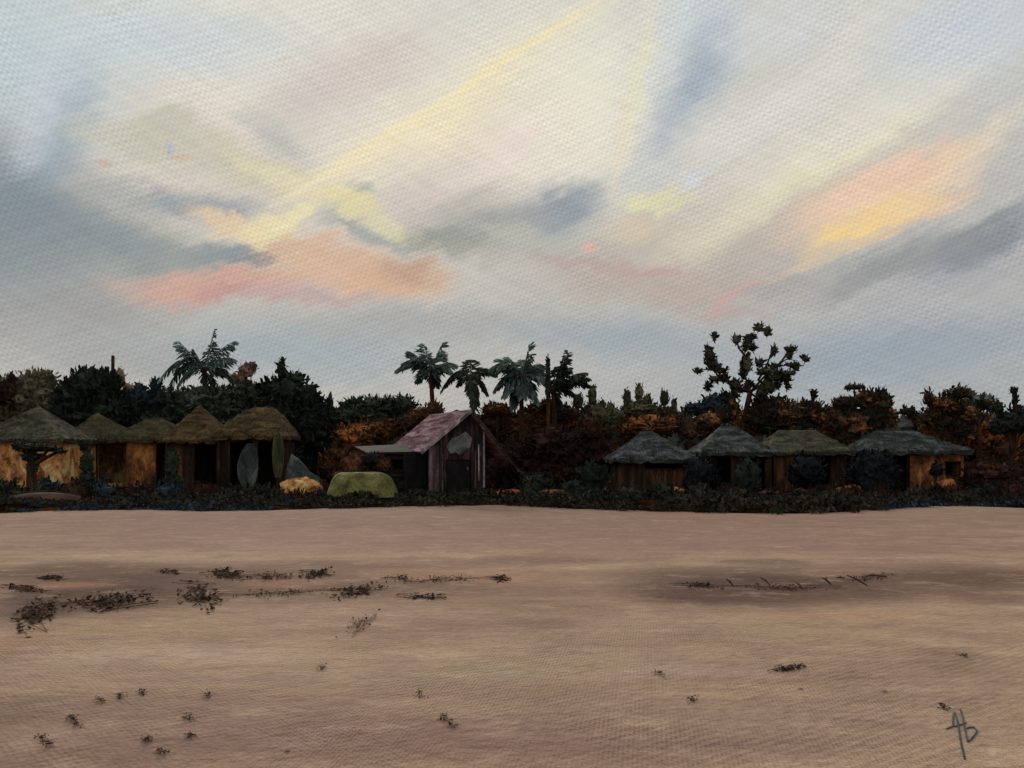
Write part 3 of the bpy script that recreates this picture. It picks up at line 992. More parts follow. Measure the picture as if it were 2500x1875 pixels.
plant('tree', 'pale grey green bushy tree behind the ragged tree at right', 'tree', 41,
      [(2385, 980, 50, 22), (2350, 955, 26, 12), (2420, 990, 26, 16)], 'leaf_grey_green', group=BG, size=.24)
plant('tree', 'dark tree with an upright hooked tip at the far right edge', 'tree', 38,
      [(2470, 1030, 40, 30), (2438, 1000, 13, 20), (2478, 975, 8, 30), (2474, 953, 7, 9), (2500, 1030, 40, 26), (2440, 1040, 30, 26), (2490, 1010, 30, 16)],
      'leaf_black_green', group=BG, size=.24, upb=1.0, dens=18)
plant('shrub', 'large orange shrub bank at the right end behind the ragged tree', 'shrub', 42.5,
      [(2370, 1060, 80, 60), (2280, 1040, 50, 40), (2450, 1080, 70, 70), (2500, 1060, 50, 70), (2420, 1130, 90, 60)], 'leaf_rust', size=.28, dens=14)
plant('shrub', 'orange shrub strip behind the second grey roof', 'shrub', 44,
      [(1830, 1030, 50, 40), (1750, 1060, 60, 20), (2040, 1040, 60, 40), (2160, 1020, 40, 30)], 'leaf_rust', size=.24)

plant('shrub', 'loose brown and rust shrub in front of the low annex', 'shrub', 31.6, [(862, 1140, 36, 40), (835, 1175, 34, 34), (905, 1122, 34, 22), (935, 1135, 24, 20)], 'leaf_rust_dark', size=.17, dens=24)
plant('shrub', 'dark brown shrub behind the raking strut right of the red house', 'shrub', 38, [(1205, 1150, 32, 44), (1190, 1185, 34, 30), (1235, 1175, 30, 34)], 'leaf_maroon', size=.2, dens=24)
# round bushes in front of the right hand huts
RB = 'round bushes in front of the right hand huts'
for lb, px, py, rx, ry, Y, m in [
    ('round blue black bush beside the first grey roofed hut', 1712, 1160, 46, 50, 33.5, 'leaf_navy'),
    ('tall narrow black bush between the two joined grey roofs', 1825, 1165, 36, 56, 33.2, 'leaf_black_green'),
    ('dark blue bush under the right end of the long grey roof', 1968, 1148, 48, 46, 33.4, 'leaf_navy'),
    ('largest round black bush left of the last hut wall', 2128, 1155, 66, 60, 32.6, 'leaf_navy'),
    ('small dark bush in front of the last hut wall', 2285, 1145, 16, 18, 33.2, 'leaf_navy'),
    ('broad dark maroon bush at the far right edge', 2420, 1165, 76, 46, 33.0, 'leaf_maroon')]:
    plant('bush', lb, 'bush', Y, [(px, py, rx, ry), (px - rx * .4, py + ry * .4, rx * .6, ry * .5), (px + rx * .4, py + ry * .35, rx * .6, ry * .5), (px, 1205, rx * .85, 24)], m, group=RB, size=.19, dens=30, trunk_r=.06)


# ------------------------------------------------------------------ huts
def wall_front(mb, x0, x1, z0, z1, y, th, holes):
    """wall slab on the x-z plane with real openings"""
    xs = sorted({x0, x1} | {h[0] for h in holes} | {h[1] for h in holes})
    zs = sorted({z0, z1} | {h[2] for h in holes} | {h[3] for h in holes})
    for i in range(len(xs) - 1):
        for j in range(len(zs) - 1):
            cx, cz = (xs[i] + xs[i + 1]) / 2, (zs[j] + zs[j + 1]) / 2
            if any(h[0] < cx < h[1] and h[2] < cz < h[3] for h in holes):
                continue
            mb.box(xs[i], xs[i + 1], y, y + th, zs[j], zs[j + 1])


def hip_roof(mb, hw, hd, ze, zt, ridge=0.0, th=.14, lean=0.0, dome=False):
    """hipped thatch with sagging slopes and a thick ragged eave"""
    prof = [(1.0, 0.0), (.78, .17), (.52, .42), (.26, .70), (0.0, 1.0)]
    if dome:
        prof = [(1.0, 0.0), (.80, .26), (.55, .54), (.30, .80), (0.0, 1.0)]
    PK = [1 - q[0] for q in prof]
    PH = [q[1] for q in prof]
    rows = []
    NS = 20
    for k, (f, h) in enumerate(prof):
        row = []
        per = [(-1, -1), (1, -1), (1, 1), (-1, 1)]
        for q in range(4):
            a, b = per[q], per[(q + 1) % 4]
            for i in range(NS):
                t = i / NS
                sx, sy = a[0] + (b[0] - a[0]) * t, a[1] + (b[1] - a[1]) * t
                j = .035 * mnoise.noise(Vector((sx * 4 + k, sy * 4, q + ze)))
                x = ridge * max(-1, min(1, sx * 1.0)) * (1 - f) + sx * hw * f + lean * (1 - f)
                row.append((x + j, sy * hd * f + j, ze + (zt - ze) * h + j + (random.uniform(-.07, .02) if k == 0 else 0)))
        rows.append(row)
    low = [(x * .97, y * .97, z - th + random.uniform(-.06, .03)) for x, y, z in rows[0]]
    vs = low + [p for r in rows for p in r]
    n = 4 * NS
    fs = []
    for k in range(len(rows)):
        for i in range(n):
            i2 = (i + 1) % n
            fs.append((k * n + i, k * n + i2, (k + 1) * n + i2, (k + 1) * n + i))
    fs.append(tuple(reversed(range(n))))
    mb.add(vs, fs)
    # straw ends along the eave and on the slopes
    m = 700
    sx = rng.uniform(-1, 1, m)
    kk = rng.uniform(0, .9, m)
    f = 1 - kk
    x = ridge * sx * kk + sx * hw * f + lean * kk
    y = -hd * f - .02
    hgt = np.interp(kk, PK, PH)
    z = ze + (zt - ze) * hgt + .01
    sl = np.stack([sx * .25, -np.ones(m) * .6, -np.ones(m) * .55], 1)
    mb.leaves(np.stack([x, y, z], 1), sl, np.tile([0, -.7, .7], (m, 1)) + rng.normal(size=(m, 3)) * .1, rng.uniform(.14, .4, m), rng.uniform(.03, .08, m))
    for side in (-1, 1):
        sy = rng.uniform(-1, 1, 120)
        kk = rng.uniform(0, .9, 120)
        f = 1 - kk
        x = side * (ridge * kk + hw * f) + lean * kk
        hgt = np.interp(kk, PK, PH)
        z = ze + (zt - ze) * hgt + .01
        sl = np.stack([side * np.ones(120) * .6, sy * .2, -np.ones(120) * .55], 1)
        mb.leaves(np.stack([x, sy * hd * f, z], 1), sl, np.tile([side * .7, 0, .7], (120, 1)), rng.uniform(.12, .3, 120), rng.uniform(.03, .07, 120))


def hut(label, Y, apex, eave_y, x0, x1, wall0, wall1, wallmat, roofmat, holes, ridge=0.0, depth=2.6, rz=0.0, posts=(), group='thatched huts', dome=False):
    """picture units: apex (px,py), eave row, eave span x0..x1, wall span; holes (px0,px1,py0,py1)"""
    s = Y / F
    cx = (x0 + x1) / 2
    X = (cx - 1250) * s
    z0 = gz2(X, Y) - .02
    root = empty('beach_hut', (X, Y, z0), label, 'hut', group, rz)
    H = lambda py: EYE + (HZ - py) * s - z0
    U = lambda px: (px - cx) * s
    ze = H(eave_y)
    zt = H(apex[1])
    hd = depth / 2 + .35
    rb = MB()
    hip_roof(rb, (x1 - x0) / 2 * s, hd, ze, zt, ridge * s, lean=U(apex[0]), dome=dome)
    rb.build('roof', MATS[roofmat], root)
    fy = -depth / 2
    wz = ze + .05
    w0, w1 = U(wall0), U(wall1)
    hl = [(max(U(a), w0 + .01), min(U(b), w1 - .01), max(H(d), .02), min(H(c), wz - .03)) for a, b, c, d in holes]
    wb = MB()
    wall_front(wb, w0, w1, -.1, wz, fy, .12, hl)
    wb.box(w0, w0 + .12, fy + .12, -fy, -.1, wz)
    wb.box(w1 - .12, w1, fy + .12, -fy, -.1, wz)
    wb.box(w0 + .12, w1 - .12, -fy - .12, -fy, -.1, wz)
    wb.build('wall', MATS[wallmat], root)
    for (a, b, c, d) in hl:
        fb = MB()
        t = .05
        fb.box(a - t, a, fy - .03, fy + .06, c - t * .5, d + t)
        fb.box(b, b + t, fy - .03, fy + .06, c - t * .5, d + t)
        fb.box(a, b, fy - .031, fy + .06, d, d + t)
        if c > .4:
            fb.box(a, b, fy - .05, fy + .06, c - t, c)
            nm = 'window_frame'
        else:
            nm = 'door_frame'
        fb.build(nm, MATS['wall_dark'], root)
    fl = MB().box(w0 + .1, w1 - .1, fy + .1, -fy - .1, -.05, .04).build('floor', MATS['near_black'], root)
    for px in posts:
        pb = MB().tube([(U(px), -hd + .18, -.1), (U(px) + .02, -hd + .18, ze - .05)], [.06, .05], 8, .08)
        pb.build('post', MATS['bark'], root)
    return root


hut('first hut at the far left with tan walls and grey green pointed thatch', 40, (95, 992), 1072, -40, 205, -25, 190, 'wall_tan', 'thatch_grey',
    [(-20, 5, 1100, 1180)], depth=3.0)
hut('second hut from the left with a small pointed roof and wide black doorway', 43, (236, 1008), 1072, 180, 345, 192, 342, 'wall_tan', 'thatch_olive',
    [(196, 234, 1080, 1200), (268, 338, 1086, 1178)], depth=2.6)
hut('third hut from the left with low rounded green thatch and rust orange wall', 42, (385, 1022), 1072, 305, 455, 335, 450, 'wall_orange', 'thatch_olive',
    [(408, 440, 1080, 1185)], ridge=10, depth=2.4, dome=True)
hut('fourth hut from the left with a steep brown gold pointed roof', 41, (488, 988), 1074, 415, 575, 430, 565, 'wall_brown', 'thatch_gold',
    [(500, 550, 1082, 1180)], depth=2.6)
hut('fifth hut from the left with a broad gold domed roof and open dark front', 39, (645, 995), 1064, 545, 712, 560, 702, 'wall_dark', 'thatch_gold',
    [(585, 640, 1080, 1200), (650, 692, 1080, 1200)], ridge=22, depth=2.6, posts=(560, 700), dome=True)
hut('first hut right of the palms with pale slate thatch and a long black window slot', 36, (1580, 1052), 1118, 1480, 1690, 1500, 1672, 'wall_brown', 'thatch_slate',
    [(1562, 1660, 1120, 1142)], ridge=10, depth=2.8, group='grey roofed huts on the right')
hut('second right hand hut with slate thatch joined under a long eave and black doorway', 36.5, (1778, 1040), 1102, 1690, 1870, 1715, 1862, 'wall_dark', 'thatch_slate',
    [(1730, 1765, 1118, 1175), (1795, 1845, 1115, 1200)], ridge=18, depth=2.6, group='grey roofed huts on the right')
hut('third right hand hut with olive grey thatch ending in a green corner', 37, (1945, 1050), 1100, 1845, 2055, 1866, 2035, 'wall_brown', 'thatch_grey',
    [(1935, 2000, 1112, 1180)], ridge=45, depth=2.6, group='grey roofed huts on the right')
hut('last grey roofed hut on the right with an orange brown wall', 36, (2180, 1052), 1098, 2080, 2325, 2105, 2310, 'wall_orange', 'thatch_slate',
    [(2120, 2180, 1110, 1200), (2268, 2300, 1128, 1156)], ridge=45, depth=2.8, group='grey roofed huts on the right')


# ------------------------------------------------------------------ red house
def red_house():
    Y = 32.5
    s = Y / F
    ax = (1145 - 1250) * s
    ang = R(24)
    z0 = gz2(ax, Y) - .02
    root = empty('beach_house', (ax, Y, z0), 'old red roofed wooden house with a steep peak and grey gable panel, centre', 'house', rz=ang)
    H = lambda py: EYE + (HZ - py) * s - z0
    zt = H(1000)
    ca = math.cos(ang)
    xl = (1027 - 1145) * s / ca          # left eave
    zl = H(1102)
    xr = (1262 - 1145) * s / ca          # foot of the long right slope
    zr = H(1150)
    Ld = 4.2
    th = .07
    # roof slopes as corrugated sheets
    def slope(xa, za, xb, zb, name):
        n = 40
        mb = MB()
        d = Vector((xb - xa, 0, zb - za))
        nrm = Vector((-d.z, 0, d.x)).normalized()
        if nrm.z < 0:
            nrm = -nrm
        top, bot = [], []
        for i in range(n + 1):
            yy = -.25 + (Ld + .4) * i / n
            w = .018 * math.cos(i * math.pi)
            for (x, z) in ((xa, za), ((xa + xb) / 2, (za + zb) / 2 - .03), (xb, zb)):
                p = Vector((x, yy, z)) + nrm * w
                top.append(tuple(p))
                bot.append(tuple(p - nrm * th))
        vs = top + bot
        m = 3
        T_ = len(top)
        fs = []
        for i in range(n):
            for k in range(2):
                a = i * m + k
                fs.append((a, a + 1, a + m + 1, a + m))
                fs.append((T_ + a, T_ + a + m, T_ + a + m + 1, T_ + a + 1))
            for k in (0, 2):
                a = i * m + k
                fs.append((a, a + m, T_ + a + m, T_ + a))
        for i in (0, n):
            for k in range(2):
                a = i * m + k
                fs.append((a, T_ + a, T_ + a + 1, a + 1))
        mb.add(vs, fs)
        return mb.build(name, MATS['roof_red'], root)
    rl = slope(0, zt, xl, zl, 'roof')
    xm = (1236 - 1145) * s / ca
    zm = zt + (zr - zt) * xm / xr
    slope(0.005, zt, xm, zm, 'roof')
    # pale barge boards on the gable
    def board(xa, za, xb, zb, w, name, mat):
        d = Vector((xb - xa, 0, zb - za)).normalized()
        nn = Vector((-d.z, 0, d.x))
        if nn.z > 0:
            nn = -nn
        a, b = Vector((xa, 0, za)), Vector((xb, 0, zb))
        poly = [(a.x, a.z), (b.x, b.z), ((b + nn * w).x, (b + nn * w).z), ((a + nn * w).x, (a + nn * w).z)]
        return MB().prism(poly, -.30, -.262).build(name, MATS[mat], root)
    b1 = board(0, zt + .02, xl - .03, zl - .02, .11, 'barge_board', 'white_paint')
    board(.02, zt + .02, xr, zr, .07, 'barge_board', 'plaster_mauve')
    # a long raking strut from the roof to the ground on the right
    MB().tube([(xm, -.1, zm - .08), (xr + .15, -.12, zr - .12), (xr + .55, -.12, zr - .55)], [.04, .04, .035], 6).build('strut', MATS['bark_red'], root)
    # walls
    wl, wr = (1052 - 1145) * s / ca, (1180 - 1145) * s / ca
    zw = lambda x: zt + ((zl - zt) * x / xl if x < 0 else (zr - zt) * x / xr) - th - .02
    doorx0, doorx1 = (1092 - 1145) * s / ca, (1150 - 1145) * s / ca
    dz = H(1122)
    g = MB()
    g.prism([(wl, -.1), (doorx0, -.1), (doorx0, dz), (doorx0, zw(doorx0)), (wl, zw(wl))], 0, .08)
    g.prism([(doorx0, dz), (doorx1, dz), (doorx1, zw(doorx1)), (0, zw(0)), (doorx0, zw(doorx0))] if doorx1 > 0 else [(doorx0, dz), (doorx1, dz), (doorx1, zw(doorx1)), (doorx0, zw(doorx0))], 0, .08)
    g.prism([(doorx1, -.1), (wr, -.1), (wr, zw(wr)), (doorx1, zw(doorx1))], 0, .08)
    g.build('wall', MATS['wood_red'], root)
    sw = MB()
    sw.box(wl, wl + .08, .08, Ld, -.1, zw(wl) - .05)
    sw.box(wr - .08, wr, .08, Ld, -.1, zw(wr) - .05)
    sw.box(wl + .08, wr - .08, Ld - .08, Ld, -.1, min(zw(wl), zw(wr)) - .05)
    sw.build('wall', MATS['near_black'], root)  # shade on the side walls is put into their colour
    d = MB().box(doorx0 + .03, doorx1 - .03, .03, .07, -.08, dz - .03)
    door = d.build('door', MATS['near_black'], root)
    MB().box(doorx1 - .16, doorx1 - .11, -.01, .03, .95, 1.08).build('handle', MATS['panel_grey'], door)
    # grey gable panel
    gp = [((1090 - 1145) * s / ca, H(1088)), ((1100 - 1145) * s / ca, H(1108)), ((1112 - 1145) * s / ca, H(1104)), ((1122 - 1145) * s / ca, H(1112)), ((1148 - 1145) * s / ca, H(1090)), ((1152 - 1145) * s / ca, H(1070)), ((1136 - 1145) * s / ca, H(1054)), ((1118 - 1145) * s / ca, H(1066)), ((1104 - 1145) * s / ca, H(1070))]
    MB().prism(gp, -.045, -.003).build('gable_panel', MATS['panel_grey'], root)
    for bx_, c0, c1, mt in ((1168, 1085, 1175, 'white_paint'), (1160, 1100, 1190, 'wood_pink'), (1082, 1110, 1200, 'panel_grey')):
        xx = (bx_ - 1145) * s / ca
        MB().box(xx - .025, xx + .02, -.03, -.002, H(c1), min(H(c0), zw(xx) - .03), None, .004).build('batten', MATS[mt], root)
    # corner boards
    MB().box(wl - .03, wl + .36, -.04, -.002, -.1, zw(wl + .15) - .12, None, .006).build('corner_board', MATS['wood_pink'], root)
    MB().box(wr - .03, wr + .03, -.05, -.002, .3, zw(wr) - .03, None, .004).build('corner_board', MATS['white_paint'], root)
    MB().box(wr - .17, wr - .055, -.035, -.002, .5, zw(wr) - .05, None, .006).build('trim', MATS['wood_red'], root)
    # low annex on the left with a flat dark roof and slit window
    ab = MB()
    x1_, x0_ = wl - .25, wl - .25 - (1000 - 884) * s
    za = H(1108)
    y0_ = .9
    wall_front(ab, x0_, x1_, -.1, za, y0_, .08, [(x0_ + .15, x1_ - .45, H(1146), H(1122))])
    ab.box(x0_, x0_ + .08, y0_ + .08, 2.4, -.1, za)
    ab.box(x1_ - .08, x1_, y0_ + .08, 2.4, -.1, za)
    ab.box(x0_ + .08, x1_ - .08, 2.32, 2.4, -.1, za)
    ab.build('annex_wall', MATS['plaster_mauve'], root)
    MB().add([(x0_ - .12, y0_ - .18, za - .03), (x1_ + .1, y0_ - .18, za), (x1_ + .1, 2.5, za + .3), (x0_ - .12, 2.5, za + .2),
              (x0_ - .12, y0_ - .18, za + .05), (x1_ + .1, y0_ - .18, za + .08), (x1_ + .1, 2.5, za + .38), (x0_ - .12, 2.5, za + .28)],
             [(3, 2, 1, 0), (4, 5, 6, 7), (0, 1, 5, 4), (1, 2, 6, 5), (2, 3, 7, 6), (3, 0, 4, 7)]).build('annex_roof', MATS['panel_dark'], root)
    # side porch between annex and front, shade under the eave painted near black
    pb = MB()
    pb.box(wl - .92, wl - .84, .02, .10, -.1, zl - .05)
    pb.build('post', MATS['near_black'], root)
    MB().box(wl - .84, wl - .04, .25, .30, -.1, zl - .02).build('shade_sheet', MATS['near_black'], root)  # added dark sheet, stands in for the shade beneath the left eave


surface('panel_dark', [(10, 9, 10), (15, 14, 14), (26, 23, 22)], 1.8, (.5, 1, 1), bump=.3)
red_house()

# ------------------------------------------------------------------ things among the huts
def tent():
    Y = 30.2
    s = Y / F
    X = (885 - 1250) * s
    z0 = gz2(X, Y)
    root = empty('tent', (X, Y, z0), 'low lime green tent in front of the annex of the red house', 'tent')
    mb = MB()
    n, m = 24, 10
    W_, D_, H_ = 86 * s, 1.0, EYE + (HZ - 1154) * s - z0
    vs = []
    for j in range(m + 1):
        t = j / m
        for i in range(n):
            a = 2 * math.pi * i / n
            r = (1 - t ** 2.6) ** .5 if t < 1 else 0
            r = max(r, .0)
            r = .55 + .45 * r if t < .98 else .5
            k = 1 + .03 * math.sin(a * 6)
            x = math.cos(a)
            x = math.copysign(abs(x) ** .75, x)
            vs.append((W_ * x * r * k * (1 - .28 * t), D_ * math.sin(a) * r * k * (1 - .3 * t), H_ * (math.sin(t * math.pi / 2)) + .03 * math.sin(a * 5 + t * 4)))
    fs = [(j * n + i, j * n + (i + 1) % n, (j + 1) * n + (i + 1) % n, (j + 1) * n + i) for j in range(m) for i in range(n)]
    fs.append(tuple(m * n + i for i in range(n)))
    mb.add(vs, fs)
    mb.build('canopy', MATS['lime_cloth'], root, smooth=True)
    MB().tube([(-W_ * .9, -.75, .02), (-W_ * 1.15, -1.0, .0)], [.012, .012], 5).build('guy_rope', MATS['white_paint'], root)
    MB().tube([(W_ * .8, -.8, .05), (W_ * 1.0, -1.1, .0)], [.012, .012], 5).build('guy_rope', MATS['white_paint'], root)


tent()


def hull(mb, Lh, Wh, Hh, upside=True, n=16, m=8):
    vs = []
    for i in range(n + 1):
        t = i / n * 2 - 1
        w = Wh * (1 - abs(t) ** 2.4) + .01
        h = Hh * (1 - .35 * t * t)
        for k in range(m + 1):
            a = math.pi * k / m
            vs.append((Lh * t, w * math.cos(a), h * math.sin(a) ** .8 if 0 < k < m else 0))
    fs = []
    for i in range(n):
        for k in range(m):
            a = i * (m + 1) + k
            fs.append((a, a + 1, a + m + 2, a + m + 1))
    mb.add(vs, fs)
    # inner skin for thickness
    vs2 = [(x * .97, y * .94, z * .93 - .01) for x, y, z in vs]
    mb.add(vs2, [tuple(reversed(f)) for f in fs])


p = at(128, 1245, 28.0)
bt = empty('rowing_boat', (p.x, 27.6, gz2(p.x, 27.6)), 'dark brown upturned boat on the sand edge at far left', 'boat', rz=R(6))
mb = MB()
hull(mb, 1.05, .42, .34)
mb.build('hull', MATS['hull_brown'], bt, smooth=True)
MB().tube([(-1.02, 0, .24), (-.5, 0, .33), (0, 0, .365), (.5, 0, .33), (1.02, 0, .24)], [.025] * 5, 6).build('keel', MATS['bark'], bt)


def board_thing(label, px, py0, py1, w, Y, mat, lean, name='surfboard', cat='surfboard'):
    s = Y / F
    X = (px - 1250) * s
    z0 = gz2(X, Y)
    H = EYE + (HZ - py0) * s - z0
    root = empty(name, (X, Y, z0), label, cat)
    n = 18
    vs, fs = [], []
    for i in range(n + 1):
        t = i / n
        ww = w * s * max(math.sin(math.pi * (t * .94 + .03)) ** .55, .05)
        z = H * t
        y = .35 * t
        x = lean * (t - t * t) * 1.2
        vs += [(x - ww, y, z), (x, y - .05, z), (x + ww, y, z), (x, y + .04, z)]
    for i in range(n):
        for k in range(4):
            k2 = (k + 1) % 4
            fs.append((i * 4 + k, i * 4 + k2, i * 4 + 4 + k2, i * 4 + 4 + k))
    fs += [(3, 2, 1, 0), tuple(n * 4 + k for k in range(4))]
    MB().add(vs, fs).build('board', MATS[mat], root, smooth=False)
    MB().prism([(-.02, .12), (.02, .12), (.03, .3), (-.005, .38)], -.14, -.03).build('fin', MATS['near_black'], root)
    return root


board_thing('tall grey blue surfboard leaning on the gold roofed hut', 606, 1082, 1195, 26, 36.5, 'boat_grey', -.25)
# closed parasol
s_ = 35.5 / F
X_ = (679 - 1250) * s_
pr = empty('parasol', (X_, 35.5, gz2(X_, 35.5)), 'closed olive green parasol standing in front of the gold roofed hut', 'parasol')
zt_ = EYE + (HZ - 1068) * s_
MB().tube([(0, 0, -.05), (0, 0, zt_ + .05)], [.028, .022], 8).build('pole', MATS['bark'], pr)
cv = MB()
vs, fs = [], []
for j, (z, r) in enumerate([(zt_, .05), (zt_ - .2, .15), (zt_ - .6, .20), (zt_ - 1.1, .19), (zt_ - 1.5, .15), (zt_ - 1.75, .10)]):
    for i in range(16):
        a = 2 * math.pi * i / 16
        rr = r * (1 + (.22 if i % 2 else -.12))
        vs.append((rr * math.cos(a), rr * math.sin(a), z))
for j in range(5):
    for i in range(16):
        fs.append((j * 16 + i, j * 16 + (i + 1) % 16, j * 16 + 16 + (i + 1) % 16, j * 16 + 16 + i))
fs += [tuple(range(16)), tuple(reversed(range(80, 96)))]
cv.add(vs, fs).build('canopy', MATS['cloth_olive'], pr)
# grey tarpaulin heap
s_ = 36 / F
X_ = (738 - 1250) * s_
tp = MB()
n = 14
vs, fs = [], []
for j in range(n + 1):
    for i in range(n + 1):
        u, v = i / n, j / n
        x = (-.62 + 1.35 * u)
        h = np.interp(u, [0, .12, .35, .7, 1], [.9, 1.55, 1.35, .8, .5]) * math.sin(math.pi * (v * .9 + .05)) ** .7
        vs.append((x, -.5 + 1.0 * v, max(.02, h + .05 * mnoise.noise(Vector((u * 6, v * 6, 0))))))
for j in range(n):
    for i in range(n):
        a = j * (n + 1) + i
        fs.append((a, a + 1, a + n + 2, a + n + 1))
base_n = len(vs)
tp.add(vs, fs)
per = [i for i in range(n + 1)] + [j * (n + 1) + n for j in range(1, n + 1)] + [n * (n + 1) + i for i in range(n - 1, -1, -1)] + [j * (n + 1) for j in range(n - 1, 0, -1)]
tp.add([vs[i] for i in per] + [(vs[i][0] * 1.03, vs[i][1] * 1.05, -.05) for i in per],
       [(i, (i + 1) % len(per), len(per) + (i + 1) % len(per), len(per) + i) for i in range(len(per))])
to = tp.build('tarpaulin', MATS['boat_grey'], None)
to.location = (X_, 36, gz2(X_, 36))
tag(to, 'slate grey tarpaulin over a heap right of the gold roofed hut', 'tarpaulin')

# sandy orange mound
def mound(label, px, py, rx, ry, Y, mat):
    s = Y / F
    X = (px - 1250) * s
    mb = MB()
    mb.blob((0, 0, 0), (rx * s, rx * s * .8, max(ry * s, .1)), 4, .3, 2.0)
    o = mb.build('sand_heap', MATS[mat], None, smooth=True)
    o.location = (X, Y, gz2(X, Y) + (EYE + (HZ - py) * s) * .5 - .0)
    o.location.z = max(gz2(X, Y) + .02, min(o.location.z, .25))
    return tag(o, label, 'sand heap', 'bright orange sand heaps among the bushes')


surface('tan_sand', [(84, 50, 26), (150, 96, 54), (206, 150, 96)], 2.4, fine=6, bump=.6)
surface('orange_sand', [(44, 26, 14), (92, 54, 28), (150, 92, 48)], 2.0, fine=6, bump=.6)
mound('tan sand heap below the grey tarpaulin', 735, 1180, 50, 32, 33.5, 'tan_sand')
mound('small orange sand heap left of the largest round bush', 2072, 1200, 36, 18, 32.3, 'orange_sand')
mound('orange sand heap right of the last hut wall', 2310, 1180, 40, 26, 33.6, 'orange_sand')
mound('orange sand heap at the foot of the dark thicket', 1350, 1216, 40, 12, 31.2, 'orange_sand')
mound('orange sand heap right of the red house', 1245, 1215, 40, 12, 31.0, 'orange_sand')
mound('low orange sand heap in front of the first grey roofed hut', 1640, 1205, 36, 14, 32.2, 'orange_sand')

# dark flat-topped little tree in front of the first hut
plant('tree', 'small black flat topped tree in front of the tan wall of the first hut', 'tree', 35.5,
      [(80, 1092, 45, 12), (50, 1088, 22, 12), (120, 1095, 28, 9), (145, 1102, 18, 7), (78, 1115, 28, 14), (80, 1140, 16, 20)], 'leaf_black_green', size=.15, dens=34, trunk_r=.2, base=80)
plant('bush', 'dark bush at the foot of the first hut wall', 'bush', 34.5, [(122, 1190, 36, 18), (110, 1178, 16, 14)], 'leaf_blue', size=.16, dens=30)
plant('bush', 'dark bush at the left edge below the first hut', 'bush', 34, [(5, 1195, 30, 26), (-30, 1190, 30, 30)], 'leaf_black_green', size=.16, dens=30)
plant('bush', 'dark narrow bush between the third and fourth huts', 'bush', 37, [(420, 1140, 20, 46), (425, 1180, 26, 26)], 'leaf_black_green', size=.17, dens=26)
plant('bush', 'black bush between the first and second huts', 'bush', 36.5, [(212, 1130, 18, 40), (212, 1170, 24, 30), (205, 1090, 12, 16)], 'leaf_black_green', size=.17, dens=26)

# low scrub along the front of the strip, each bush a thing
LS = 'low dark scrub bushes along the sand edge'
words = ['rounded', 'ragged', 'flattened', 'bristly', 'sprawling']
near = [(20, 'below the far left hut'), (180, 'below the gap between the first two huts'), (250, 'below the second hut doorway'), (330, 'below the third hut'),
        (410, 'below the narrow bush'), (490, 'below the fourth hut'), (560, 'left of the surfboard foot'), (640, 'below the surfboard and parasol'),
        (720, 'below the tan sand heap'), (790, 'at the left end of the lime green tent'), (1010, 'at the black side of the red house'),
        (1110, 'below the red house door'), (1200, 'at the right corner of the red house'), (1300, 'below the middle palms'), (1440, 'below the dark thicket'),
        (1540, 'below the first grey roofed hut'), (1620, 'below the long black window slot'), (1700, 'below the round blue black bush'), (1790, 'below the joined grey roofs'),
        (1880, 'below the third right hand hut'), (1960, 'below the dark blue bush'), (2060, 'left of the largest round bush'), (2150, 'below the largest round bush'),
        (2240, 'below the last grey roofed hut'), (2330, 'below the ragged leaning tree'), (2410, 'below the maroon bush'), (2480, 'at the far right edge')]
for i, (px, w) in enumerate(near):
    Y = random.uniform(29.8, 31.6)
    tops = 1174 if px < 700 else (1200 if px < 800 else (1214 if px < 1220 else 1182))
    py = tops + random.uniform(-8, 12)
    m = random.choice(['grass_dark', 'leaf_black_green', 'leaf_maroon'] + (['leaf_blue'] if px < 600 or px > 2300 else []))
    rx = random.uniform(40, 64)
    ry = (1228 - py) * .9
    plant('scrub_bush', '%s low dark scrub %s' % (words[i % 5], w), 'bush', Y, [(px, 1228, rx, ry + 4), (px - rx * .6, 1230, rx * .5, ry * .7), (px + rx * .6, 1230, rx * .5, ry * .7)],
          m, group=LS, size=.2, dens=30, trunk_r=.04, depth=.9, upb=.9)

# grass and creeping plants on the strip
def grass(name, label, n, xr, depth, mat, hr, pxr=None, off=-.25):
    xs = rng.uniform(xr[0], xr[1], n)
    ys = np.array([edge_y(x) + .5 * mnoise.noise(Vector((x * 1.7, 2, 1))) for x in xs]) + rng.uniform(0, 1, n) ** 1.3 * depth + off
    keep = np.array([mnoise.noise(Vector((x * 1.1, y * 1.1, 4))) > -.22 for x, y in zip(xs, ys)])
    xs, ys = xs[keep], ys[keep]
    n = len(xs)
    zs = np.array([gz2(x, y) for x, y in zip(xs, ys)])
    h = rng.uniform(hr[0], hr[1], n) * np.array([.7 + 1.0 * abs(mnoise.noise(Vector((x * .8, y * .5, 9)))) * 2 for x, y in zip(xs, ys)])
    d = rng.normal(size=(n, 3)) * .9
    d[:, 2] = rng.uniform(.1, 1.2, n)
    mb = MB()
    mb.leaves(np.stack([xs, ys, zs + h * .4], 1), d, rng.normal(size=(n, 3)) * .4 + np.array([0, -1, .2]), h, h * .3)
    return tag(mb.build(name, MATS[mat]), label, 'grass', kind='stuff')


grass('grass', 'dark low grass and creepers along the edge of the sand', 22000, (-19, 19), 5.5, 'grass_dark', (.07, .26))
grass('creeper', 'blue green creeping plants on the sand edge at the left', 3000, (-17.5, -6.5), 2.0, 'grass_blue', (.08, .2), off=-.45)
grass('creeper', 'grey green tufts on the sand edge at the far right', 900, (11, 18), 1.0, 'grass_blue', (.08, .22), off=-.4)
grass('dry_leaves', 'rusty dry leaves among the grass at the sand edge', 1500, (-2, 17), 3.0, 'leaf_rust', (.05, .14), off=-.1)

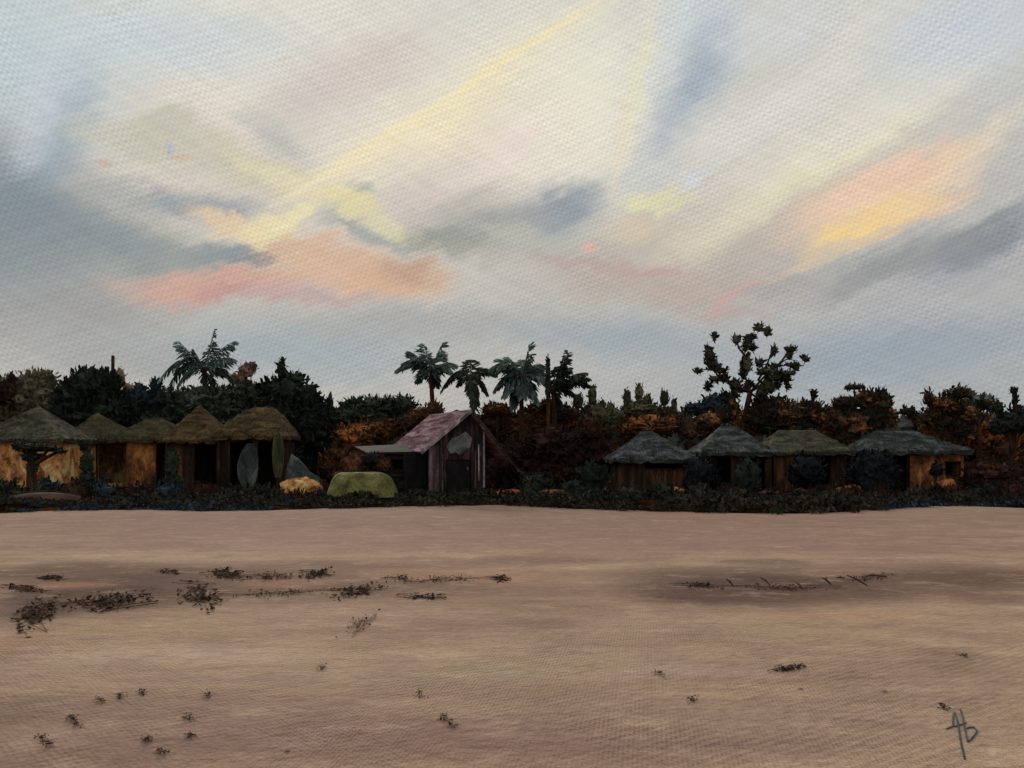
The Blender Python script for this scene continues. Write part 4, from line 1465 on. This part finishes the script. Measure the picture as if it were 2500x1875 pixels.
# ------------------------------------------------------------------ wrack and prints on the sand
def wrack(label, x0, x1, y0, y1, n, size=.05, slope=0.0, grp='clumps of dark seaweed on the sand'):
    cx, cy = (x0 + x1) / 2, (y0 + y1) / 2
    Yc = gy(cy)
    Xc = (cx - 1250) / F * Yc
    c = []
    n = int(n * 1.3)
    for i in range(n):
        a = random.gauss(0, .38)
        b = random.gauss(0, .38)
        k = mnoise.noise(Vector((a * 5, b * 5, cx)))
        if k < -.12:
            continue
        px = cx + a * (x1 - x0) / 2 * 1.1
        py = cy + b * (y1 - y0) / 2 * 1.1 + slope * (px - cx)
        Y = gy(py)
        X = (px - 1250) / F * Y
        c.append((X - Xc, Y - Yc, gz(X, Y) - gz(Xc, Yc) + random.uniform(.004, .03)))
    c = np.array(c)
    k = len(c)
    d = rng.normal(size=(k, 3))
    d[:, 2] *= .35
    mb = MB()
    mb.leaves(c, d, np.tile([0, 0, 1], (k, 1)) + rng.normal(size=(k, 3)) * .5, rng.uniform(.4, 1.3, k) * size * .62, rng.uniform(.3, .8, k) * size * .6)
    order = np.argsort(c[:, 0])
    for q in range(3 if size > .03 else 1):
        pk = c[order][np.linspace(0, k - 1, 14).astype(int)]
        pk = pk + np.array([0, 1, 0]) * (q - 1) * .3 * (c[:, 1].std())
        pk[:, 1] = pk[:, 1] * .55 + np.convolve(np.pad(pk[:, 1], 1, 'edge'), [.33, .34, .33], 'valid') * .45
        pk = pk + rng.normal(size=pk.shape) * np.array([.3, .6, .0]) * size * 1.4
        mb.tube([Vector(t) for t in pk], [size * .035] * 14, 4)
    o = mb.build('seaweed', MATS['debris'])
    o.location = (Xc, Yc, gz(Xc, Yc))
    return tag(o, label, 'seaweed', grp)


wrack('thick dark seaweed streak nearest the left edge', 34, 150, 1466, 1534, 420, .10, -.45)
wrack('long dark seaweed smear at left, right of the thick streak', 158, 384, 1449, 1492, 420, .10, -.12)
wrack('small seaweed streak high on the left above the long smear', 96, 160, 1405, 1419, 120, .08)
wrack('seaweed line at the left edge below the high streak', 10, 110, 1432, 1448, 160, .08, .1)
wrack('tall branching seaweed clump left of centre', 440, 540, 1421, 1489, 330, .09, .25)
wrack('dense dark seaweed clump above the branching one', 514, 595, 1387, 1416, 320, .10)
wrack('light seaweed scatter left of the dense clump', 390, 440, 1388, 1405, 80, .08)
wrack('seaweed clump in the middle left, highest of its row', 723, 820, 1387, 1415, 240, .09, -.12)
wrack('seaweed streak rising to the right below the middle clump', 808, 935, 1427, 1460, 280, .08, -.18)
wrack('thin seaweed line in the centre of the beach', 983, 1090, 1449, 1464, 160, .07)
wrack('short seaweed scrap right of the thin centre line', 1198, 1246, 1404, 1421, 110, .08)
wrack('seaweed scatter between the middle clump and the short scrap', 945, 1010, 1400, 1425, 60, .07)
wrack('sparse seaweed bits below the rising streak', 842, 915, 1500, 1557, 70, .045, -.5)
wrack('small dark seaweed scrap alone at right', 1888, 1968, 1633, 1645, 130, .045, -.1)
wrack('seaweed dabs along the dark hollow at right', 1660, 1760, 1418, 1436, 110, .08, .1)
wrack('brown seaweed scrap beside the drawn letters', 2285, 2322, 1729, 1741, 90, .022, .2)
wrack('long thin broken weed line between the dense clump and the middle clump', 596, 730, 1396, 1420, 200, .055, -.05)
wrack('thin weed line running right from the rising streak', 1000, 1190, 1404, 1424, 230, .055, -.02)
wrack('faint brown weed line below the dense clump', 560, 800, 1436, 1462, 220, .05, -.06)
wrack('brown weed fringe along the right hollow under the twigs', 1780, 2040, 1424, 1440, 260, .05, .02)
wrack('faint weed fringe at the far right of the hollow', 2060, 2200, 1398, 1418, 150, .05, -.1)
FP = 'small dark prints in the near sand'
prints = [(102, 1805, 'lowest left print'), (118, 1821, 'print just below the lowest left one'), (175, 1757, 'print at left above the lowest pair'), (187, 1772, 'print right of the print above the lowest pair'),
          (243, 1715, 'thin print line at left'), (294, 1704, 'print right of the thin line'), (345, 1695, 'faint print highest of the left row'), (463, 1759, 'flat print below the middle left'),
          (508, 1700, 'print above the flat print'), (359, 1808, 'print at the lower left near the bottom'), (395, 1839, 'print closest to the bottom edge'), (463, 1800, 'faint print left of centre near the bottom'),
          (785, 1633, 'tiny print above the centre foreground'), (1025, 1698, 'faint print in the centre foreground'), (1083, 1758, 'darkest print below the centre'), (1100, 1774, 'print trailing right of the darkest one'),
          (1610, 1650, 'faint tiny print right of centre'), (2350, 1608, 'faint print at right above the drawn letters'), (1690, 1715, 'tiny print low at right of centre')]
for px, py, lb in prints:
    wrack('dark scuffed ' + lb, px - 16, px + 18, py - 7, py + 7, 46, .028, random.uniform(-.3, .4), FP)
# driftwood twigs along the hollow at right
TW = 'dark twigs in the sand hollow at right'
for (xa, ya, xb, yb, lb) in [(1775, 1415, 1792, 1432, 'short twig leaning right at the left of the hollow'), (1858, 1411, 1880, 1428, 'thin twig in the middle of the hollow'),
                             (1945, 1422, 1960, 1438, 'tiny twig below the ridge of the hollow'), (2010, 1411, 2030, 1428, 'dark twig left of the longest twig'),
                             (2045, 1425, 2062, 1412, 'forked looking twig touching the longest twig'), (2070, 1405, 2118, 1430, 'longest dark twig at right'),
                             (2118, 1430, 2165, 1408, 'thin pale brown twig right of the longest twig')]:
    Y = gy(yb)
    a = at(xa, ya, Y)
    b = at(xb, yb, Y)
    lo = gz((a.x + b.x) / 2, Y)
    mb = MB()
    A, B = Vector((a.x - b.x, .05, max(a.z, lo + .02) - lo)), Vector((0, 0, max(b.z, lo + .015) - lo))
    mb.tube([A, A.lerp(B, .5) + Vector((0, 0, .012)), B], [.006, .013, .008], 7, .15)
    if 'longest' in lb:
        mb.tube([A.lerp(B, .4), A.lerp(B, .25) + Vector((.03, 0, .03))], [.011, .005], 5)
    o = mb.build('twig', MATS['debris'])
    o.location = (b.x, Y, lo)
    tag(o, lb, 'twig', TW)
# small pale shells
for px, py, lb in [(2160, 1695, 'small pale shell on bare sand at lower right'), (1955, 1688, 'pale shell chip left of the other shell'), (700, 1835, 'tiny white shell near the bottom left of centre')]:
    Y = gy(py)
    X = (px - 1250) / F * Y
    mb = MB()
    n = 14
    vs = [(0, 0, .012)]
    for i in range(n + 1):
        a = math.pi * i / n
        r = .017 * (1 + (.08 if i % 2 else 0))
        vs.append((math.cos(a) * r, math.sin(a) * r * .9, .003 + .004 * (i % 2)))
    vs += [(v[0], v[1], v[2] - .004) for v in vs]
    fs = [(0, i, i + 1) for i in range(1, n + 1)] + [(n + 2, n + 3 + i, n + 2 + i) for i in range(1, n + 1)]
    o = mb.add(vs, fs).build('shell', MATS['white_paint'])
    o.location = (X, Y, gz(X, Y) + .002)
    tag(o, lb, 'shell', 'small pale shells on the sand')

# ------------------------------------------------------------------ letters drawn on the sand
def letters():
    def q(zx, zy):       # zoomed picture units -> beach
        px, py = 2200 + zx * 300 / 1810, 1600 + zy * 275 / 1659
        Y = gy(py)
        X = (px - 1250) / F * Y
        return X, Y
    ox, oy = q(880, 1100)
    root = empty('drawn_letters', (ox, oy, gz(ox, oy)), 'blue grey letters A b drawn on the sand at lower right', 'lettering')
    strokes_A = [[(770, 1090), (762, 1000), (772, 890), (795, 880), (820, 960), (845, 1080), (860, 1180), (875, 1280), (895, 1380), (915, 1450), (940, 1560)],
                 [(660, 1125), (720, 1100), (800, 1078), (890, 1055), (960, 1030)]]
    strokes_b = [[(870, 830), (895, 900), (915, 1000), (935, 1110), (960, 1210), (985, 1310)],
                 [(940, 1120), (1010, 1098), (1080, 1100), (1120, 1150), (1075, 1220), (1000, 1300)]]
    for nm, st in (('letter', strokes_A), ('letter', strokes_b)):
        mb = MB()
        for si, line in enumerate(st):
            P_ = []
            for k in range(len(line) - 1):
                for t in (0, .25, .5, .75):
                    P_.append((line[k][0] + (line[k + 1][0] - line[k][0]) * t, line[k][1] + (line[k + 1][1] - line[k][1]) * t))
            P_.append(line[-1])
            W3 = [Vector((*q(*p), 0)) for p in P_]
            n = len(W3)
            vs, fs = [], []
            for i, w in enumerate(W3):
                t = (W3[min(i + 1, n - 1)] - W3[max(i - 1, 0)]).normalized()
                sd_ = Vector((-t.y, t.x, 0))
                wd = .0055 * (1 + .5 * mnoise.noise(Vector((i * .6, si, 2)))) * (1.5 if 'b' and abs(t.y) < .5 else 1.0)
                zc = gz(w.x, w.y) + .006 + si * .001
                for kx, kz in ((-1, -.004), (-.5, 0), (.5, 0), (1, -.004)):
                    vs.append((w.x + sd_.x * wd * kx - ox, w.y + sd_.y * wd * kx - oy, zc + kz - gz(ox, oy)))
            for i in range(n - 1):
                for k in range(3):
                    a = i * 4 + k
                    fs.append((a, a + 1, a + 5, a + 4))
            mb.add(vs, fs)
        mb.build(nm, MATS['ink'], root)


letters()
print('objects', len(bpy.data.objects))
